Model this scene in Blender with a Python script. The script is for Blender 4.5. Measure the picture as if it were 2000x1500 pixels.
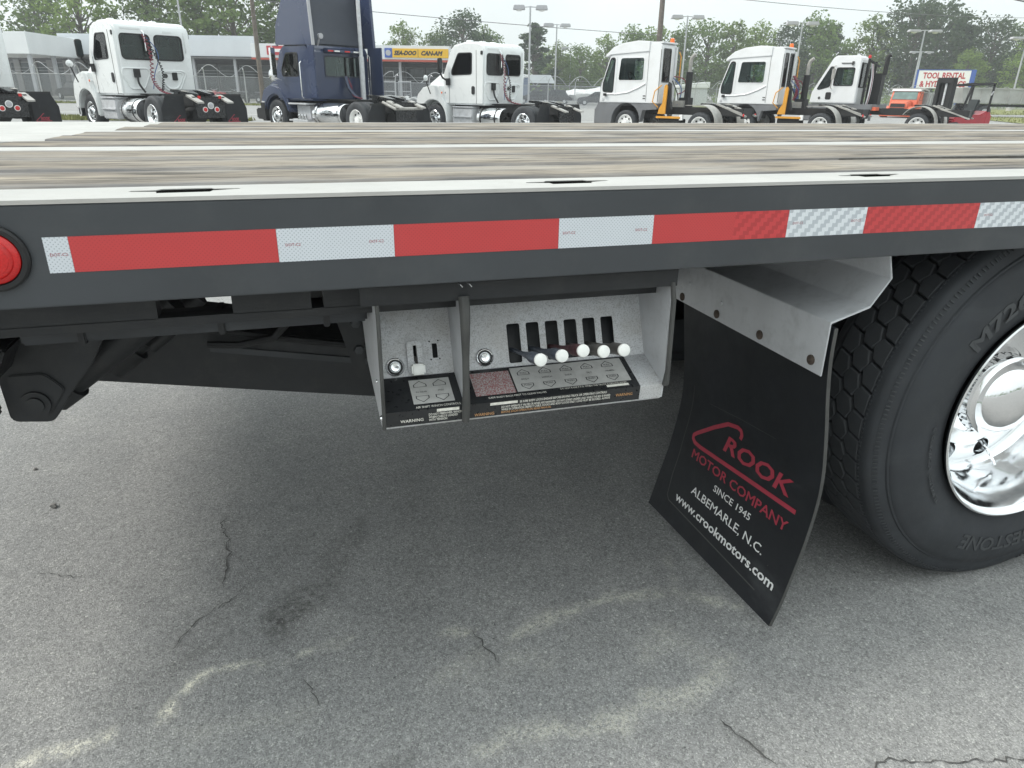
import bpy, bmesh, math, random
from mathutils import Vector, Matrix, noise
random.seed(7)
S = bpy.context.scene
for o in list(bpy.data.objects): bpy.data.objects.remove(o)
COL = S.collection
R = math.radians
PI = math.pi

# ------------------------------------------------------------------ camera
CAM = Vector((0.03502, -1.12900, 1.22328))
YAW = 0.2952379
cd = bpy.data.cameras.new('camera'); cam = bpy.data.objects.new('camera', cd); COL.objects.link(cam)
ax = ((0.9582791, -0.2855117, 0.0135715), (0.0980765, 0.3730353, 0.9226189), (0.2684811, 0.8827954, -0.3854740))
mw = Matrix.Identity(4)
for i in range(3):
    mw[i][0] = ax[0][i]; mw[i][1] = ax[1][i]; mw[i][2] = -ax[2][i]; mw[i][3] = CAM[i]
cam.matrix_world = mw
cd.sensor_width = 36.0; cd.lens = 36.0*1370/2000; cd.clip_start = 0.05; cd.clip_end = 3000
S.camera = cam

# ------------------------------------------------------------------ sky and sun (bright overcast)
SUN_EL, SUN_AZ = R(46), R(-78)          # azimuth from +Y towards +X
W = bpy.data.worlds.new('World'); S.world = W; W.use_nodes = True
nt = W.node_tree; nt.nodes.clear()
sky = nt.nodes.new('ShaderNodeTexSky'); sky.sky_type = 'NISHITA'; sky.sun_disc = False
sky.sun_elevation = SUN_EL; sky.sun_rotation = SUN_AZ; sky.air_density = 1.0; sky.dust_density = 3.0; sky.ozone_density = 1.0
hs = nt.nodes.new('ShaderNodeHueSaturation'); hs.inputs['Saturation'].default_value = 0.32
cl = nt.nodes.new('ShaderNodeMix'); cl.data_type = 'RGBA'
tcw = nt.nodes.new('ShaderNodeTexCoord'); nz = nt.nodes.new('ShaderNodeTexNoise')
nz.inputs['Scale'].default_value = 3.0; nz.inputs['Detail'].default_value = 6
mrw = nt.nodes.new('ShaderNodeMapRange'); mrw.inputs['From Min'].default_value = .35; mrw.inputs['From Max'].default_value = .65
mrw.inputs['To Min'].default_value = .62; mrw.inputs['To Max'].default_value = .9
bg = nt.nodes.new('ShaderNodeBackground'); bg.inputs['Strength'].default_value = 0.1
out = nt.nodes.new('ShaderNodeOutputWorld')
nt.links.new(tcw.outputs['Generated'], nz.inputs['Vector']); nt.links.new(nz.outputs['Fac'], mrw.inputs['Value'])
nt.links.new(mrw.outputs['Result'], cl.inputs['Factor'])
nt.links.new(sky.outputs[0], hs.inputs['Color']); nt.links.new(hs.outputs[0], cl.inputs['A'])
# thin white cloud layer, brighter overhead as an overcast sky is
sxw = nt.nodes.new('ShaderNodeSeparateXYZ'); nt.links.new(tcw.outputs['Generated'], sxw.inputs[0])
mze = nt.nodes.new('ShaderNodeMapRange'); mze.inputs['From Min'].default_value = 0; mze.inputs['From Max'].default_value = 1; mze.inputs['To Min'].default_value = 1.0; mze.inputs['To Max'].default_value = 2.4
nt.links.new(sxw.outputs['Z'], mze.inputs['Value'])
vmw = nt.nodes.new('ShaderNodeVectorMath'); vmw.operation = 'SCALE'; vmw.inputs[0].default_value = (5.35, 5.85, 5.8); nt.links.new(mze.outputs['Result'], vmw.inputs['Scale']); nt.links.new(vmw.outputs[0], cl.inputs['B'])
nt.links.new(cl.outputs['Result'], bg.inputs['Color']); nt.links.new(bg.outputs[0], out.inputs[0])
ld = bpy.data.lights.new('sun', 'SUN'); ld.energy = 1.5; ld.angle = R(14); ld.color = (1.0, .96, .89)
sun = bpy.data.objects.new('sun', ld); COL.objects.link(sun)
dv = Vector((math.sin(SUN_AZ)*math.cos(SUN_EL), math.cos(SUN_AZ)*math.cos(SUN_EL), math.sin(SUN_EL)))
sun.rotation_euler = (-dv).to_track_quat('-Z', 'Y').to_euler()
S.view_settings.view_transform = 'Standard'; S.view_settings.look = 'None'
S.view_settings.exposure = 0.78; S.view_settings.gamma = 1; S.view_settings.use_curve_mapping = False
S.render.engine = 'CYCLES'; S.cycles.max_bounces = 8; S.cycles.volume_bounces = 1

# ------------------------------------------------------------------ helpers
def sm(t): t = max(0., min(1., t)); return t*t*(3-2*t)
GZ = -0.056
def gz(x, y):                            # the lot drops gently towards the far right
    return GZ - 0.21*sm((y-4)/12)*sm((x+4)/13)
RX, RY, FX, FY = math.cos(YAW), -math.sin(YAW), math.sin(YAW), math.cos(YAW)
def B(lat, D, dz=0.0):                   # ground point lat metres right of the view axis and D metres out
    x = CAM.x+lat*RX+D*FX; y = CAM.y+lat*RY+D*FY
    return Vector((x, y, gz(x, y)+dz))

def tag(o, label=None, cat=None, group=None, kind=None):
    if label: o['label'] = label
    if cat: o['category'] = cat
    if group: o['group'] = group
    if kind: o['kind'] = kind
    return o
def thing(name, label, cat, loc=(0, 0, 0), rz=0, group=None):
    o = bpy.data.objects.new(name, None); COL.objects.link(o); o.empty_display_size = .2
    o.location = loc; o.rotation_euler = (0, 0, rz)
    return tag(o, label, cat, group)
def copy_tree(o, parent=None):
    c = o.copy(); COL.objects.link(c)
    if parent:
        c.parent = parent
    for ch in o.children: copy_tree(ch, c)
    return c

class MB:
    def __init__(s): s.v = []; s.f = []; s.m = []
    def add(s, vs, fs, mi=0):
        n = len(s.v); s.v += [tuple(v) for v in vs]
        s.f += [[i+n for i in f] for f in fs]; s.m += [mi]*len(fs); return s
    def box(s, x0, x1, y0, y1, z0, z1, mi=0):
        v = [(x, y, z) for z in (z0, z1) for y in (y0, y1) for x in (x0, x1)]
        return s.add(v, [(0, 2, 3, 1), (4, 5, 7, 6), (0, 1, 5, 4), (2, 6, 7, 3), (0, 4, 6, 2), (1, 3, 7, 5)], mi)
    def prism(s, poly, axis, a, b, mi=0):    # axis 'x': poly is (y,z); 'y': (x,z); 'z': (x,y)
        def P(q, t):
            return {'x': (t, q[0], q[1]), 'y': (q[0], t, q[1]), 'z': (q[0], q[1], t)}[axis]
        n = len(poly); v = [P(q, a) for q in poly]+[P(q, b) for q in poly]
        f = [list(range(n))[::-1], list(range(n, 2*n))]+[(i, (i+1) % n, n+(i+1) % n, n+i) for i in range(n)]
        return s.add(v, f, mi)
    def bar(s, p0, p1, w, h, up=(0, 0, 1), mi=0):
        p0 = Vector(p0); p1 = Vector(p1); d = (p1-p0).normalized(); u = Vector(up); r = d.cross(u).normalized(); u = r.cross(d)
        v = [p+r*a*w/2+u*b*h/2 for p in (p0, p1) for a, b in ((-1, -1), (1, -1), (1, 1), (-1, 1))]
        return s.add(v, [(3, 2, 1, 0), (4, 5, 6, 7), (0, 1, 5, 4), (1, 2, 6, 5), (2, 3, 7, 6), (3, 0, 4, 7)], mi)
    def tube(s, pts, r, n=8, mi=0, cap=True):
        pts = [Vector(p) for p in pts]; N = len(pts); rs = r if isinstance(r, (list, tuple)) else [r]*N
        u = None; vs = []
        for i, p in enumerate(pts):
            d = (pts[min(i+1, N-1)]-pts[max(i-1, 0)]).normalized()
            if u is None:
                u = d.cross(Vector((0, 0, 1)) if abs(d.z) < .9 else Vector((1, 0, 0))).normalized()
            u = (u-d*u.dot(d)).normalized(); w = d.cross(u)
            vs += [p+(u*math.cos(2*PI*k/n)+w*math.sin(2*PI*k/n))*rs[i] for k in range(n)]
        fs = [(i*n+k, i*n+(k+1) % n, (i+1)*n+(k+1) % n, (i+1)*n+k) for i in range(N-1) for k in range(n)]
        if cap: fs += [list(range(n))[::-1], list(range((N-1)*n, N*n))]
        return s.add(vs, fs, mi)
    def lathe(s, prof, c, axis='y', n=32, mi=0, closed=False):   # prof: (axial, radius)
        vs = []
        for a, r in prof:
            for k in range(n):
                t = 2*PI*k/n; p, q = r*math.cos(t), r*math.sin(t)
                vs.append({'x': (c[0]+a, c[1]+p, c[2]+q), 'y': (c[0]+p, c[1]+a, c[2]+q), 'z': (c[0]+p, c[1]+q, c[2]+a)}[axis])
        m = len(prof)
        fs = [(i*n+k, i*n+(k+1) % n, ((i+1) % m)*n+(k+1) % n, ((i+1) % m)*n+k) for i in range(m if closed else m-1) for k in range(n)]
        return s.add(vs, fs, mi)
    def build(s, name, mats, parent=None, bevel=0, seg=2, smooth=35, norm=True):
        me = bpy.data.meshes.new(name); me.from_pydata(s.v, [], s.f); me.validate()
        for m in (mats if isinstance(mats, (list, tuple)) else [mats]): me.materials.append(m)
        if len(me.polygons) == len(s.m) and any(s.m): me.polygons.foreach_set('material_index', s.m)
        if norm:
            bm = bmesh.new(); bm.from_mesh(me); bmesh.ops.recalc_face_normals(bm, faces=bm.faces)
            if bevel:
                ed = [e for e in bm.edges if len(e.link_faces) == 2 and e.calc_face_angle(0) > R(30)]
                bmesh.ops.bevel(bm, geom=ed, offset=bevel, segments=seg, affect='EDGES', clamp_overlap=True)
            bm.to_mesh(me); bm.free()
        if smooth:
            me.polygons.foreach_set('use_smooth', [True]*len(me.polygons)); me.set_sharp_from_angle(angle=R(smooth))
        o = bpy.data.objects.new(name, me); COL.objects.link(o)
        if parent: o.parent = parent
        return o
def mesh_copy(src, name, parent, loc=(0, 0, 0), rot=(0, 0, 0), scale=None):
    o = bpy.data.objects.new(name, src.data); COL.objects.link(o); o.parent = parent; o.location = loc; o.rotation_euler = rot
    if scale: o.scale = scale
    return o
def rr(x0, x1, y0, y1, r, n=4):
    p = []
    for cx, cy, a in ((x1-r, y1-r, 0), (x0+r, y1-r, 90), (x0+r, y0+r, 180), (x1-r, y0+r, 270)):
        p += [(cx+r*math.cos(R(a+90*k/n)), cy+r*math.sin(R(a+90*k/n))) for k in range(n+1)]
    return p
def rpoly(pts, r, n=3):                  # polygon with rounded corners
    o = []; N = len(pts)
    for i in range(N):
        p = Vector(pts[i]); a = (Vector(pts[i-1])-p); b = (Vector(pts[(i+1) % N])-p); q = min(r, a.length*.45, b.length*.45)
        A = p+a.normalized()*q; C2 = p+b.normalized()*q
        for k in range(n+1):
            t = k/n; o.append(tuple(A*(1-t)**2+p*2*t*(1-t)+C2*t*t))
    return o
def text(name, body, size, mat, parent, fn, bold=0.0, shear=0.0, align='CENTER', width=None, depth=0, sub=0):
    cu = bpy.data.curves.new(name, 'FONT'); cu.body = body; cu.size = size; cu.shear = shear
    cu.align_x = align; cu.resolution_u = 2
    to = bpy.data.objects.new(name, cu); COL.objects.link(to)
    dg = bpy.context.evaluated_depsgraph_get(); me = bpy.data.meshes.new_from_object(to.evaluated_get(dg))
    bpy.data.objects.remove(to)
    if bold or depth:
        bm = bmesh.new(); bm.from_mesh(me); bmesh.ops.remove_doubles(bm, verts=bm.verts, dist=size*.004); mv = {}
        for v in bm.verts:
            n = Vector((0, 0))
            for e in v.link_edges:
                if len(e.link_faces) == 1:
                    d = (e.verts[1].co-e.verts[0].co).to_2d(); q = Vector((-d.y, d.x)); c = e.link_faces[0].calc_center_median().to_2d()-e.verts[0].co.to_2d()
                    if d.length > 1e-9: n += (q if q.dot(c) < 0 else -q).normalized()
            if n.length > .3: mv[v] = n.normalized()*bold*min(1.6, 1/max(.55, n.length/2))
        for v, d in mv.items(): v.co.x += d.x; v.co.y += d.y
        if depth:
            ex = bmesh.ops.extrude_face_region(bm, geom=bm.faces[:]); 
            for v in ex['geom']:
                if isinstance(v, bmesh.types.BMVert): v.co.z += depth
        bm.to_mesh(me); bm.free()
    if sub:
        bm = bmesh.new(); bm.from_mesh(me); bmesh.ops.triangulate(bm, faces=bm.faces)
        for _ in range(3):
            ed = [e for e in bm.edges if e.calc_length() > sub]
            if not ed: break
            bmesh.ops.subdivide_edges(bm, edges=ed, cuts=1); bmesh.ops.triangulate(bm, faces=bm.faces)
        bm.to_mesh(me); bm.free()
    xs = [v.co.x for v in me.vertices]
    if width and xs:
        a, b = min(xs), max(xs); k = width/(b-a); c = (a+b)/2 if align == 'CENTER' else a
    else: k = 1; c = 0
    for v in me.vertices:
        v.co = Vector(fn((v.co.x-c)*k if width else v.co.x, v.co.y, v.co.z))
    me.materials.clear(); me.materials.append(mat)
    o = bpy.data.objects.new(name, me); COL.objects.link(o)
    if parent: o.parent = parent
    return o

# ------------------------------------------------------------------ materials
class NT:
    def __init__(s, name):
        s.m = bpy.data.materials.new(name); s.m.use_nodes = True; s.t = s.m.node_tree
        s.b = s.t.nodes['Principled BSDF']; s.o = s.t.nodes['Material Output']
        s.tc = s.n('ShaderNodeTexCoord')
    def n(s, ty, **k):
        x = s.t.nodes.new(ty)
        for a, b in k.items(): setattr(x, a, b)
        return x
    def l(s, a, b): s.t.links.new(a, b)
    def mapping(s, scale=(1, 1, 1), src='Object', loc=(0, 0, 0), rot=(0, 0, 0)):
        m = s.n('ShaderNodeMapping'); m.inputs['Scale'].default_value = scale; m.inputs['Location'].default_value = loc
        m.inputs['Rotation'].default_value = rot; s.l(s.tc.outputs[src], m.inputs['Vector']); return m.outputs[0]
    def noise(s, vec, scale, detail=4, rough=.55):
        x = s.n('ShaderNodeTexNoise'); x.inputs['Scale'].default_value = scale; x.inputs['Detail'].default_value = detail
        x.inputs['Roughness'].default_value = rough; s.l(vec, x.inputs['Vector']); return x.outputs['Fac']
    def vor(s, vec, scale, feature='F1'):
        x = s.n('ShaderNodeTexVoronoi', feature=feature); x.inputs['Scale'].default_value = scale; s.l(vec, x.inputs['Vector']); return x
    def rng(s, val, a, b, c, d):
        x = s.n('ShaderNodeMapRange'); s.l(val, x.inputs['Value'])
        for k, v in zip(('From Min', 'From Max', 'To Min', 'To Max'), (a, b, c, d)): x.inputs[k].default_value = v
        return x.outputs['Result']
    def ramp(s, val, stops):
        x = s.n('ShaderNodeValToRGB'); s.l(val, x.inputs[0]); e = x.color_ramp.elements
        while len(e) < len(stops): e.new(.5)
        for el, (p, c) in zip(e, stops): el.position = p; el.color = (*c, 1) if len(c) == 3 else c
        return x.outputs['Color']
    def mix(s, fac, a, b, mode='MIX'):
        x = s.n('ShaderNodeMix', data_type='RGBA', blend_type=mode)
        for sock, v in ((x.inputs['Factor'], fac), (x.inputs['A'], a), (x.inputs['B'], b)):
            if isinstance(v, (int, float)): sock.default_value = v
            elif isinstance(v, tuple): sock.default_value = (*v, 1)
            else: s.l(v, sock)
        return x.outputs['Result']
    def math(s, op, a, b=0.0):
        x = s.n('ShaderNodeMath', operation=op)
        for i, v in enumerate((a, b)):
            if isinstance(v, (int, float)): x.inputs[i].default_value = v
            else: s.l(v, x.inputs[i])
        return x.outputs[0]
    def n_sep(s, c):
        x = s.n('ShaderNodeSeparateColor'); s.l(c, x.inputs[0]); return x.outputs[0]
    def attr(s, name):
        x = s.n('ShaderNodeAttribute'); x.attribute_name = name; return x.outputs['Fac']
    def bump(s, h, strength=.3, dist=.01):
        x = s.n('ShaderNodeBump'); x.inputs['Strength'].default_value = strength; x.inputs['Distance'].default_value = dist
        s.l(h, x.inputs['Height']); s.l(x.outputs[0], s.b.inputs['Normal'])
    def col(s, c):
        if isinstance(c, tuple): s.b.inputs['Base Color'].default_value = (*c, 1)
        else: s.l(c, s.b.inputs['Base Color'])
    def rough(s, v):
        if isinstance(v, (int, float)): s.b.inputs['Roughness'].default_value = v
        else: s.l(v, s.b.inputs['Roughness'])
    def set(s, **k):
        for a, b in k.items(): s.b.inputs[a.replace('_', ' ')].default_value = b

def paint(name, c, rough=.4, metal=0., var=.12, scale=6., bump=0., bscale=200., dirt=0., dirtc=(.16, .14, .12), spec=.5, coat=0.):
    m = NT(name); v = m.mapping()
    n1 = m.noise(v, scale, 5); lo = tuple(x*(1-var) for x in c); hi = tuple(min(1, x*(1+var)) for x in c)
    cc = m.ramp(n1, [(.3, lo), (.7, hi)])
    if dirt:
        n2 = m.noise(v, scale*2.7, 8, .7); f = m.rng(n2, .5, .75, 0, dirt); cc = m.mix(f, cc, dirtc)
    m.col(cc); m.rough(m.rng(m.noise(v, scale*4, 4), .3, .7, max(.02, rough-.08), min(1, rough+.1)))
    m.set(Metallic=metal, Specular_IOR_Level=spec, Coat_Weight=coat)
    if bump: m.bump(m.noise(v, bscale, 3), bump, .002)
    return m.m
M = {}
M['rail'] = paint('rail_paint', (.047, .051, .057), .42, var=.2, scale=2.2, bump=.08, bscale=60, dirt=.22, dirtc=(.12, .12, .115))
M['under'] = paint('underbody_black', (.014, .015, .017), .55, var=.3, scale=8, dirt=.25, dirtc=(.06, .055, .05), bump=.1)
M['deckwhite'] = paint('worn_pale_steel', (.40, .395, .38), .55, .0, .08, 5, dirt=.45, dirtc=(.3, .29, .27), bump=.05)
M['rubber'] = paint('tyre_rubber', (.036, .039, .044), .68, var=.18, scale=9, bump=.15, bscale=180, dirt=.2, dirtc=(.05, .048, .045), spec=.35)
M['letter'] = paint('tyre_letter_rubber', (.050, .053, .057), .6, var=.1)
M['flap'] = paint('mud_flap_rubber', (.0125, .014, .017), .5, var=.25, scale=5, bump=.1, bscale=90, dirt=.12, dirtc=(.04, .037, .03), spec=.3)
M['trim'] = paint('grey_rubber_trim', (.06, .06, .058), .7, var=.25, scale=20, dirt=.3, dirtc=(.11, .1, .085))
M['galv'] = paint('dull_aluminium', (.58, .59, .61), .5, .15, .1, 7, dirt=.35, dirtc=(.2, .2, .2), bump=.06)
M['bolt'] = paint('rusty_bolt', (.10, .075, .06), .75, .3, .4, 90)
M['chrome'] = paint('polished_aluminium', (.86, .87, .88), .09, 1., .03, 5)
M['chrome'].node_tree.nodes['Principled BSDF'].inputs['Roughness'].default_value = .06
M['mirror'] = paint('chrome_mirror', (.9, .9, .91), .03, 1., .01, 3)
for l in list(M['mirror'].node_tree.links):
    if l.to_socket.name == 'Roughness': M['mirror'].node_tree.links.remove(l)
M['mirror'].node_tree.nodes['Principled BSDF'].inputs['Roughness'].default_value = .03
M['decalred'] = paint('red_print', (.36, .03, .055), .5, var=.1, scale=30)
M['decalwhite'] = paint('white_print', (.75, .75, .74), .5, var=.05, scale=40)
M['knob'] = paint('white_plastic', (.8, .8, .77), .35, var=.06, scale=60)
M['leverblue'] = paint('blue_grey_lever', (.085, .10, .13), .4, .3, .2, 40)
M['leverred'] = paint('dark_red_lever', (.09, .03, .035), .45, .2, .3, 40)
M['levergrey'] = paint('bare_steel_lever', (.16, .15, .14), .4, .6, .3, 40)
M['black'] = paint('matt_black', (.012, .012, .013), .6, var=.2, scale=15)
M['blackgl'] = paint('gloss_black', (.012, .013, .015), .25, var=.2, scale=4)
M['truckwhite'] = paint('white_truck_paint', (.74, .76, .76), .3, var=.025, scale=.8, dirt=.04, dirtc=(.55, .54, .5), coat=.3)
M['yardwhite'] = paint('white_yard_paint', (.72, .73, .74), .4, var=.03, scale=.8, dirt=.22, dirtc=(.5, .48, .44), coat=.1)
M['yardgrey'] = paint('grey_chassis_paint', (.16, .165, .175), .5, var=.12, scale=2, dirt=.3)
M['pales'] = paint('pale_worn_steel', (.36, .35, .33), .45, .2, .2, 6, dirt=.4)
M['navy'] = paint('navy_truck_paint', (.027, .040, .088), .26, var=.03, scale=.15, coat=.4)
M['navyin'] = paint('navy_inner_panel', (.04, .046, .062), .6, var=.15, scale=1.5)
M['amber'] = paint('amber_lens', (.8, .16, .03), .25, var=.1)
M['redlens'] = paint('red_lens', (.55, .02, .02), .2, var=.15, scale=300)
M['yellow'] = paint('yellow_rail_paint', (.62, .29, .03), .45, var=.1, scale=4)
M['hosered'] = paint('red_air_hose', (.22, .04, .06), .4, var=.1)
M['hoseblue'] = paint('blue_air_hose', (.06, .12, .3), .4, var=.1)
M['orange'] = paint('orange_truck_paint', (.60, .12, .055), .4, var=.1, scale=2)
M['forkred'] = paint('red_forklift_paint', (.36, .022, .035), .38, var=.12, scale=2, dirt=.15)
M['polegrey'] = paint('galvanised_pole', (.42, .43, .45), .45, .4, .06, 3)
M['lampgrey'] = paint('lamp_head_grey', (.40, .40, .42), .5, var=.06)
M['polewood'] = paint('utility_pole_wood', (.12, .10, .085), .85, var=.3, scale=5)
M['wire'] = paint('overhead_wire', (.12, .12, .13), .6)
M['fascia'] = paint('pale_fascia', (.60, .63, .66), .5, var=.05, scale=.5, dirt=.1, dirtc=(.45, .45, .45))
M['fascia2'] = paint('white_fascia', (.68, .70, .71), .5, var=.05, scale=.5, dirt=.1, dirtc=(.5, .5, .5))
M['redtrim'] = paint('red_trim', (.45, .09, .06), .5, var=.1)
M['signred'] = paint('sign_red', (.45, .03, .04), .4, var=.06)
M['signyel'] = paint('sign_yellow', (.72, .42, .015), .4, var=.04)
M['signwhite'] = paint('sign_white', (.78, .78, .77), .4, var=.03)
M['signblue'] = paint('sign_blue', (.04, .10, .38), .4, var=.08)
M['wall'] = paint('showroom_wall', (.06, .06, .065), .7, var=.2, scale=1)
M['wallpale'] = paint('pale_wall', (.15, .15, .15), .7, var=.12, scale=1)
M['galvwire'] = paint('fence_wire', (.33, .34, .36), .5, .5, .1)
M['tarp'] = paint('white_boat_cover', (.74, .75, .76), .55, var=.05, scale=1, bump=.5, bscale=3)
M['kerb'] = paint('concrete_kerb', (.42, .41, .38), .8, var=.15, scale=2)
M['seat'] = paint('dark_seat_vinyl', (.02, .028, .03), .5)
M['trailer'] = paint('grey_dump_trailer', (.38, .385, .38), .5, .2, .2, .8, dirt=.5, dirtc=(.24, .22, .2))
M['stone'] = paint('pebble_stone', (.22, .21, .2), .8, var=.4, scale=60)
def m_glass(name, tint):
    m = NT(name); v = m.mapping(); m.col(m.ramp(m.noise(v, 1.7, 2), [(.35, tint), (.65, tuple(x*1.6 for x in tint))])); m.rough(.08); m.set(Specular_IOR_Level=.5); return m.m
def m_clear(name, tint, refl):
    m = NT(name); t = m.n('ShaderNodeBsdfTransparent'); t.inputs[0].default_value = (*tint, 1); g = m.n('ShaderNodeBsdfGlossy'); g.inputs['Roughness'].default_value = .03
    fr = m.n('ShaderNodeFresnel'); fr.inputs['IOR'].default_value = refl; mx = m.n('ShaderNodeMixShader'); m.l(fr.outputs[0], mx.inputs[0]); m.l(t.outputs[0], mx.inputs[1]); m.l(g.outputs[0], mx.inputs[2]); m.l(mx.outputs[0], m.o.inputs[0]); m.t.nodes.remove(m.b); return m.m
M['clear'] = m_clear('clear_cab_glass', (.66, .76, .74), 1.5)
M['interior'] = paint('grey_cab_interior', (.34, .35, .36), .7, var=.2, scale=2)
M['glass'] = m_glass('dark_window_glass', (.022, .028, .03))
M['glassg'] = m_glass('green_tint_glass', (.10, .155, .145))
def m_speckle():
    m = NT('speckled_white_paint'); v = m.mapping()
    n1 = m.noise(v, 420, 2, .6); n2 = m.noise(v, 120, 5, .7); n3 = m.noise(v, 8, 4)
    c = m.mix(m.rng(n1, .50, .68, 0, .6), (.58, .585, .60), (.17, .17, .17))
    c = m.mix(m.rng(n2, .52, .7, 0, .45), c, (.24, .23, .22)); c = m.mix(m.rng(n3, .46, .72, 0, .5), c, (.33, .30, .26)); n5 = m.noise(m.mapping((9, 9, 30)), 1.0, 6, .7); c = m.mix(m.rng(n5, .58, .74, 0, .6), c, (.20, .18, .15))
    m.col(c); m.rough(.5); m.bump(n2, .08, .002); return m.m
M['speckle'] = m_speckle()
M['sidewhite'] = paint('side_panel_paint', (.50, .505, .52), .5, var=.08, scale=20, dirt=.3, dirtc=(.25, .24, .23), bump=.05)
def m_label(name, basec, inkc, sx, sz, dens):
    m = NT(name); v = m.mapping((sx, sx, sz)); n = m.noise(v, 1, 2, .8)
    m.col(m.mix(m.rng(n, dens, dens+.06, 0, .85), basec, inkc)); m.rough(.35); m.set(Metallic=.3); return m.m
M['lblred'] = m_label('red_text_plate', (.52, .51, .50), (.33, .05, .06), 420, 700, .47)
M['lblsilver'] = paint('silver_plate', (.46, .455, .44), .4, .1, .12, 40, dirt=.2)
M['ink'] = paint('black_ink', (.02, .02, .022), .5)
M['lblblack'] = paint('black_decal', (.018, .019, .021), .32, var=.2, scale=30, dirt=.2, dirtc=(.09, .085, .075))
M['lblwhite'] = paint('worn_white_ink', (.72, .70, .64), .5, var=.2, scale=150)
M['lblyellow'] = paint('worn_amber_ink', (.5, .27, .12), .5, var=.2, scale=150)
def m_tape(name, base, dark, block):
    m = NT(name); v = m.mapping((1, 1, 1))
    if block:
        br = m.n('ShaderNodeTexBrick'); m.l(m.mapping((1, 1, 1), rot=(R(90), 0, 0)), br.inputs['Vector'])
        br.inputs['Scale'].default_value = 1; br.offset = .33; br.offset_frequency = 3
        br.inputs['Brick Width'].default_value = .017; br.inputs['Row Height'].default_value = .0085; br.inputs['Mortar Size'].default_value = 0.0
        br.inputs['Bias'].default_value = 0; br.inputs['Color1'].default_value = (*base, 1); br.inputs['Color2'].default_value = (*dark, 1)
        sx = m.n('ShaderNodeSeparateXYZ'); m.l(m.tc.outputs['Object'], sx.inputs[0])
        # staggered blocks: row shifts by a third of a block
        row = m.math('FLOOR', m.math('DIVIDE', sx.outputs['Z'], .0075))
        ph = m.math('FRACT', m.math('ADD', m.math('DIVIDE', sx.outputs['X'], .027), m.math('MULTIPLY', row, -.27)))
        fac = m.math('LESS_THAN', ph, .48)
        fine = m.math('FRACT', m.math('DIVIDE', sx.outputs['X'], .0036))
        fine = m.math('MULTIPLY', m.math('LESS_THAN', fine, .3), .25)
        c = m.mix(m.math('MULTIPLY', fac, .75), base, dark); c = m.mix(fine, c, dark)
    else:
        sx = m.n('ShaderNodeSeparateXYZ'); m.l(m.tc.outputs['Object'], sx.inputs[0]); k = 2*PI/.0062
        d1 = m.math('MULTIPLY', m.math('SINE', m.math('MULTIPLY', sx.outputs['X'], k)), m.math('SINE', m.math('MULTIPLY', sx.outputs['Z'], k)))
        c = m.mix(m.rng(d1, .45, .8, 0, .8), base, dark)
    n = m.noise(v, 14, 5); c = m.mix(m.rng(n, .45, .75, 0, .2), c, tuple(x*.8 for x in base))
    m.col(c); m.rough(.32); m.set(Coat_Weight=.3, Coat_Roughness=.15); return m.m
M['tr'] = m_tape('red_tape', (.53, .048, .05), (.42, .034, .038), False)
M['trb'] = m_tape('red_tape_blocks', (.57, .05, .053), (.39, .03, .034), True)
M['tw'] = m_tape('white_tape', (.64, .67, .71), (.30, .33, .37), False)
M['twb'] = m_tape('white_tape_blocks', (.74, .77, .80), (.40, .43, .47), True)
def m_wood():
    m = NT('weathered_deck_wood'); v = m.mapping((3.2, 20, 20)); v2 = m.mapping((5.5, 62, 50)); v3 = m.mapping((4, 9, 3)); v4 = m.mapping((2.2, 26, 22), loc=(3, 1, 0))
    n1 = m.noise(v, 1.0, 6, .6); n2 = m.noise(v2, 1.0, 5, .7); n3 = m.noise(v3, 1.0, 4)
    oi = m.n('ShaderNodeObjectInfo')
    n4 = m.noise(v4, 1.0, 5, .6)
    c = m.ramp(n1, [(.30, (.085, .075, .066)), (.46, (.225, .198, .165)), (.70, (.36, .318, .258))])
    c = m.mix(m.rng(n2, .52, .66, 0, .85), c, (.10, .09, .08)); c = m.mix(m.rng(n4, .555, .62, 0, .9), c, (.045, .042, .04)); fl = m.noise(m.mapping((7, 150, 90)), 1.0, 3, .6); c = m.mix(m.rng(fl, .56, .64, 0, .7), c, (.07, .065, .06)); ed = m.math('MULTIPLY', m.attr('edge'), m.rng(m.noise(m.mapping((5, 60, 60)), 1.0, 5, .7), .3, .6, .2, 1)); c = m.mix(m.math('MULTIPLY', ed, .8), c, (.10, .105, .12)); c = m.mix(m.rng(n3, .45, .75, 0, .45), c, (.33, .33, .325))
    c = m.mix(m.rng(oi.outputs['Random'], 0, 1, 0, .25), c, (.30, .28, .25))
    m.col(c); m.rough(.9); m.set(Specular_IOR_Level=.12); m.bump(n2, .8, .004); return m.m
M['wood'] = m_wood()
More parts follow.
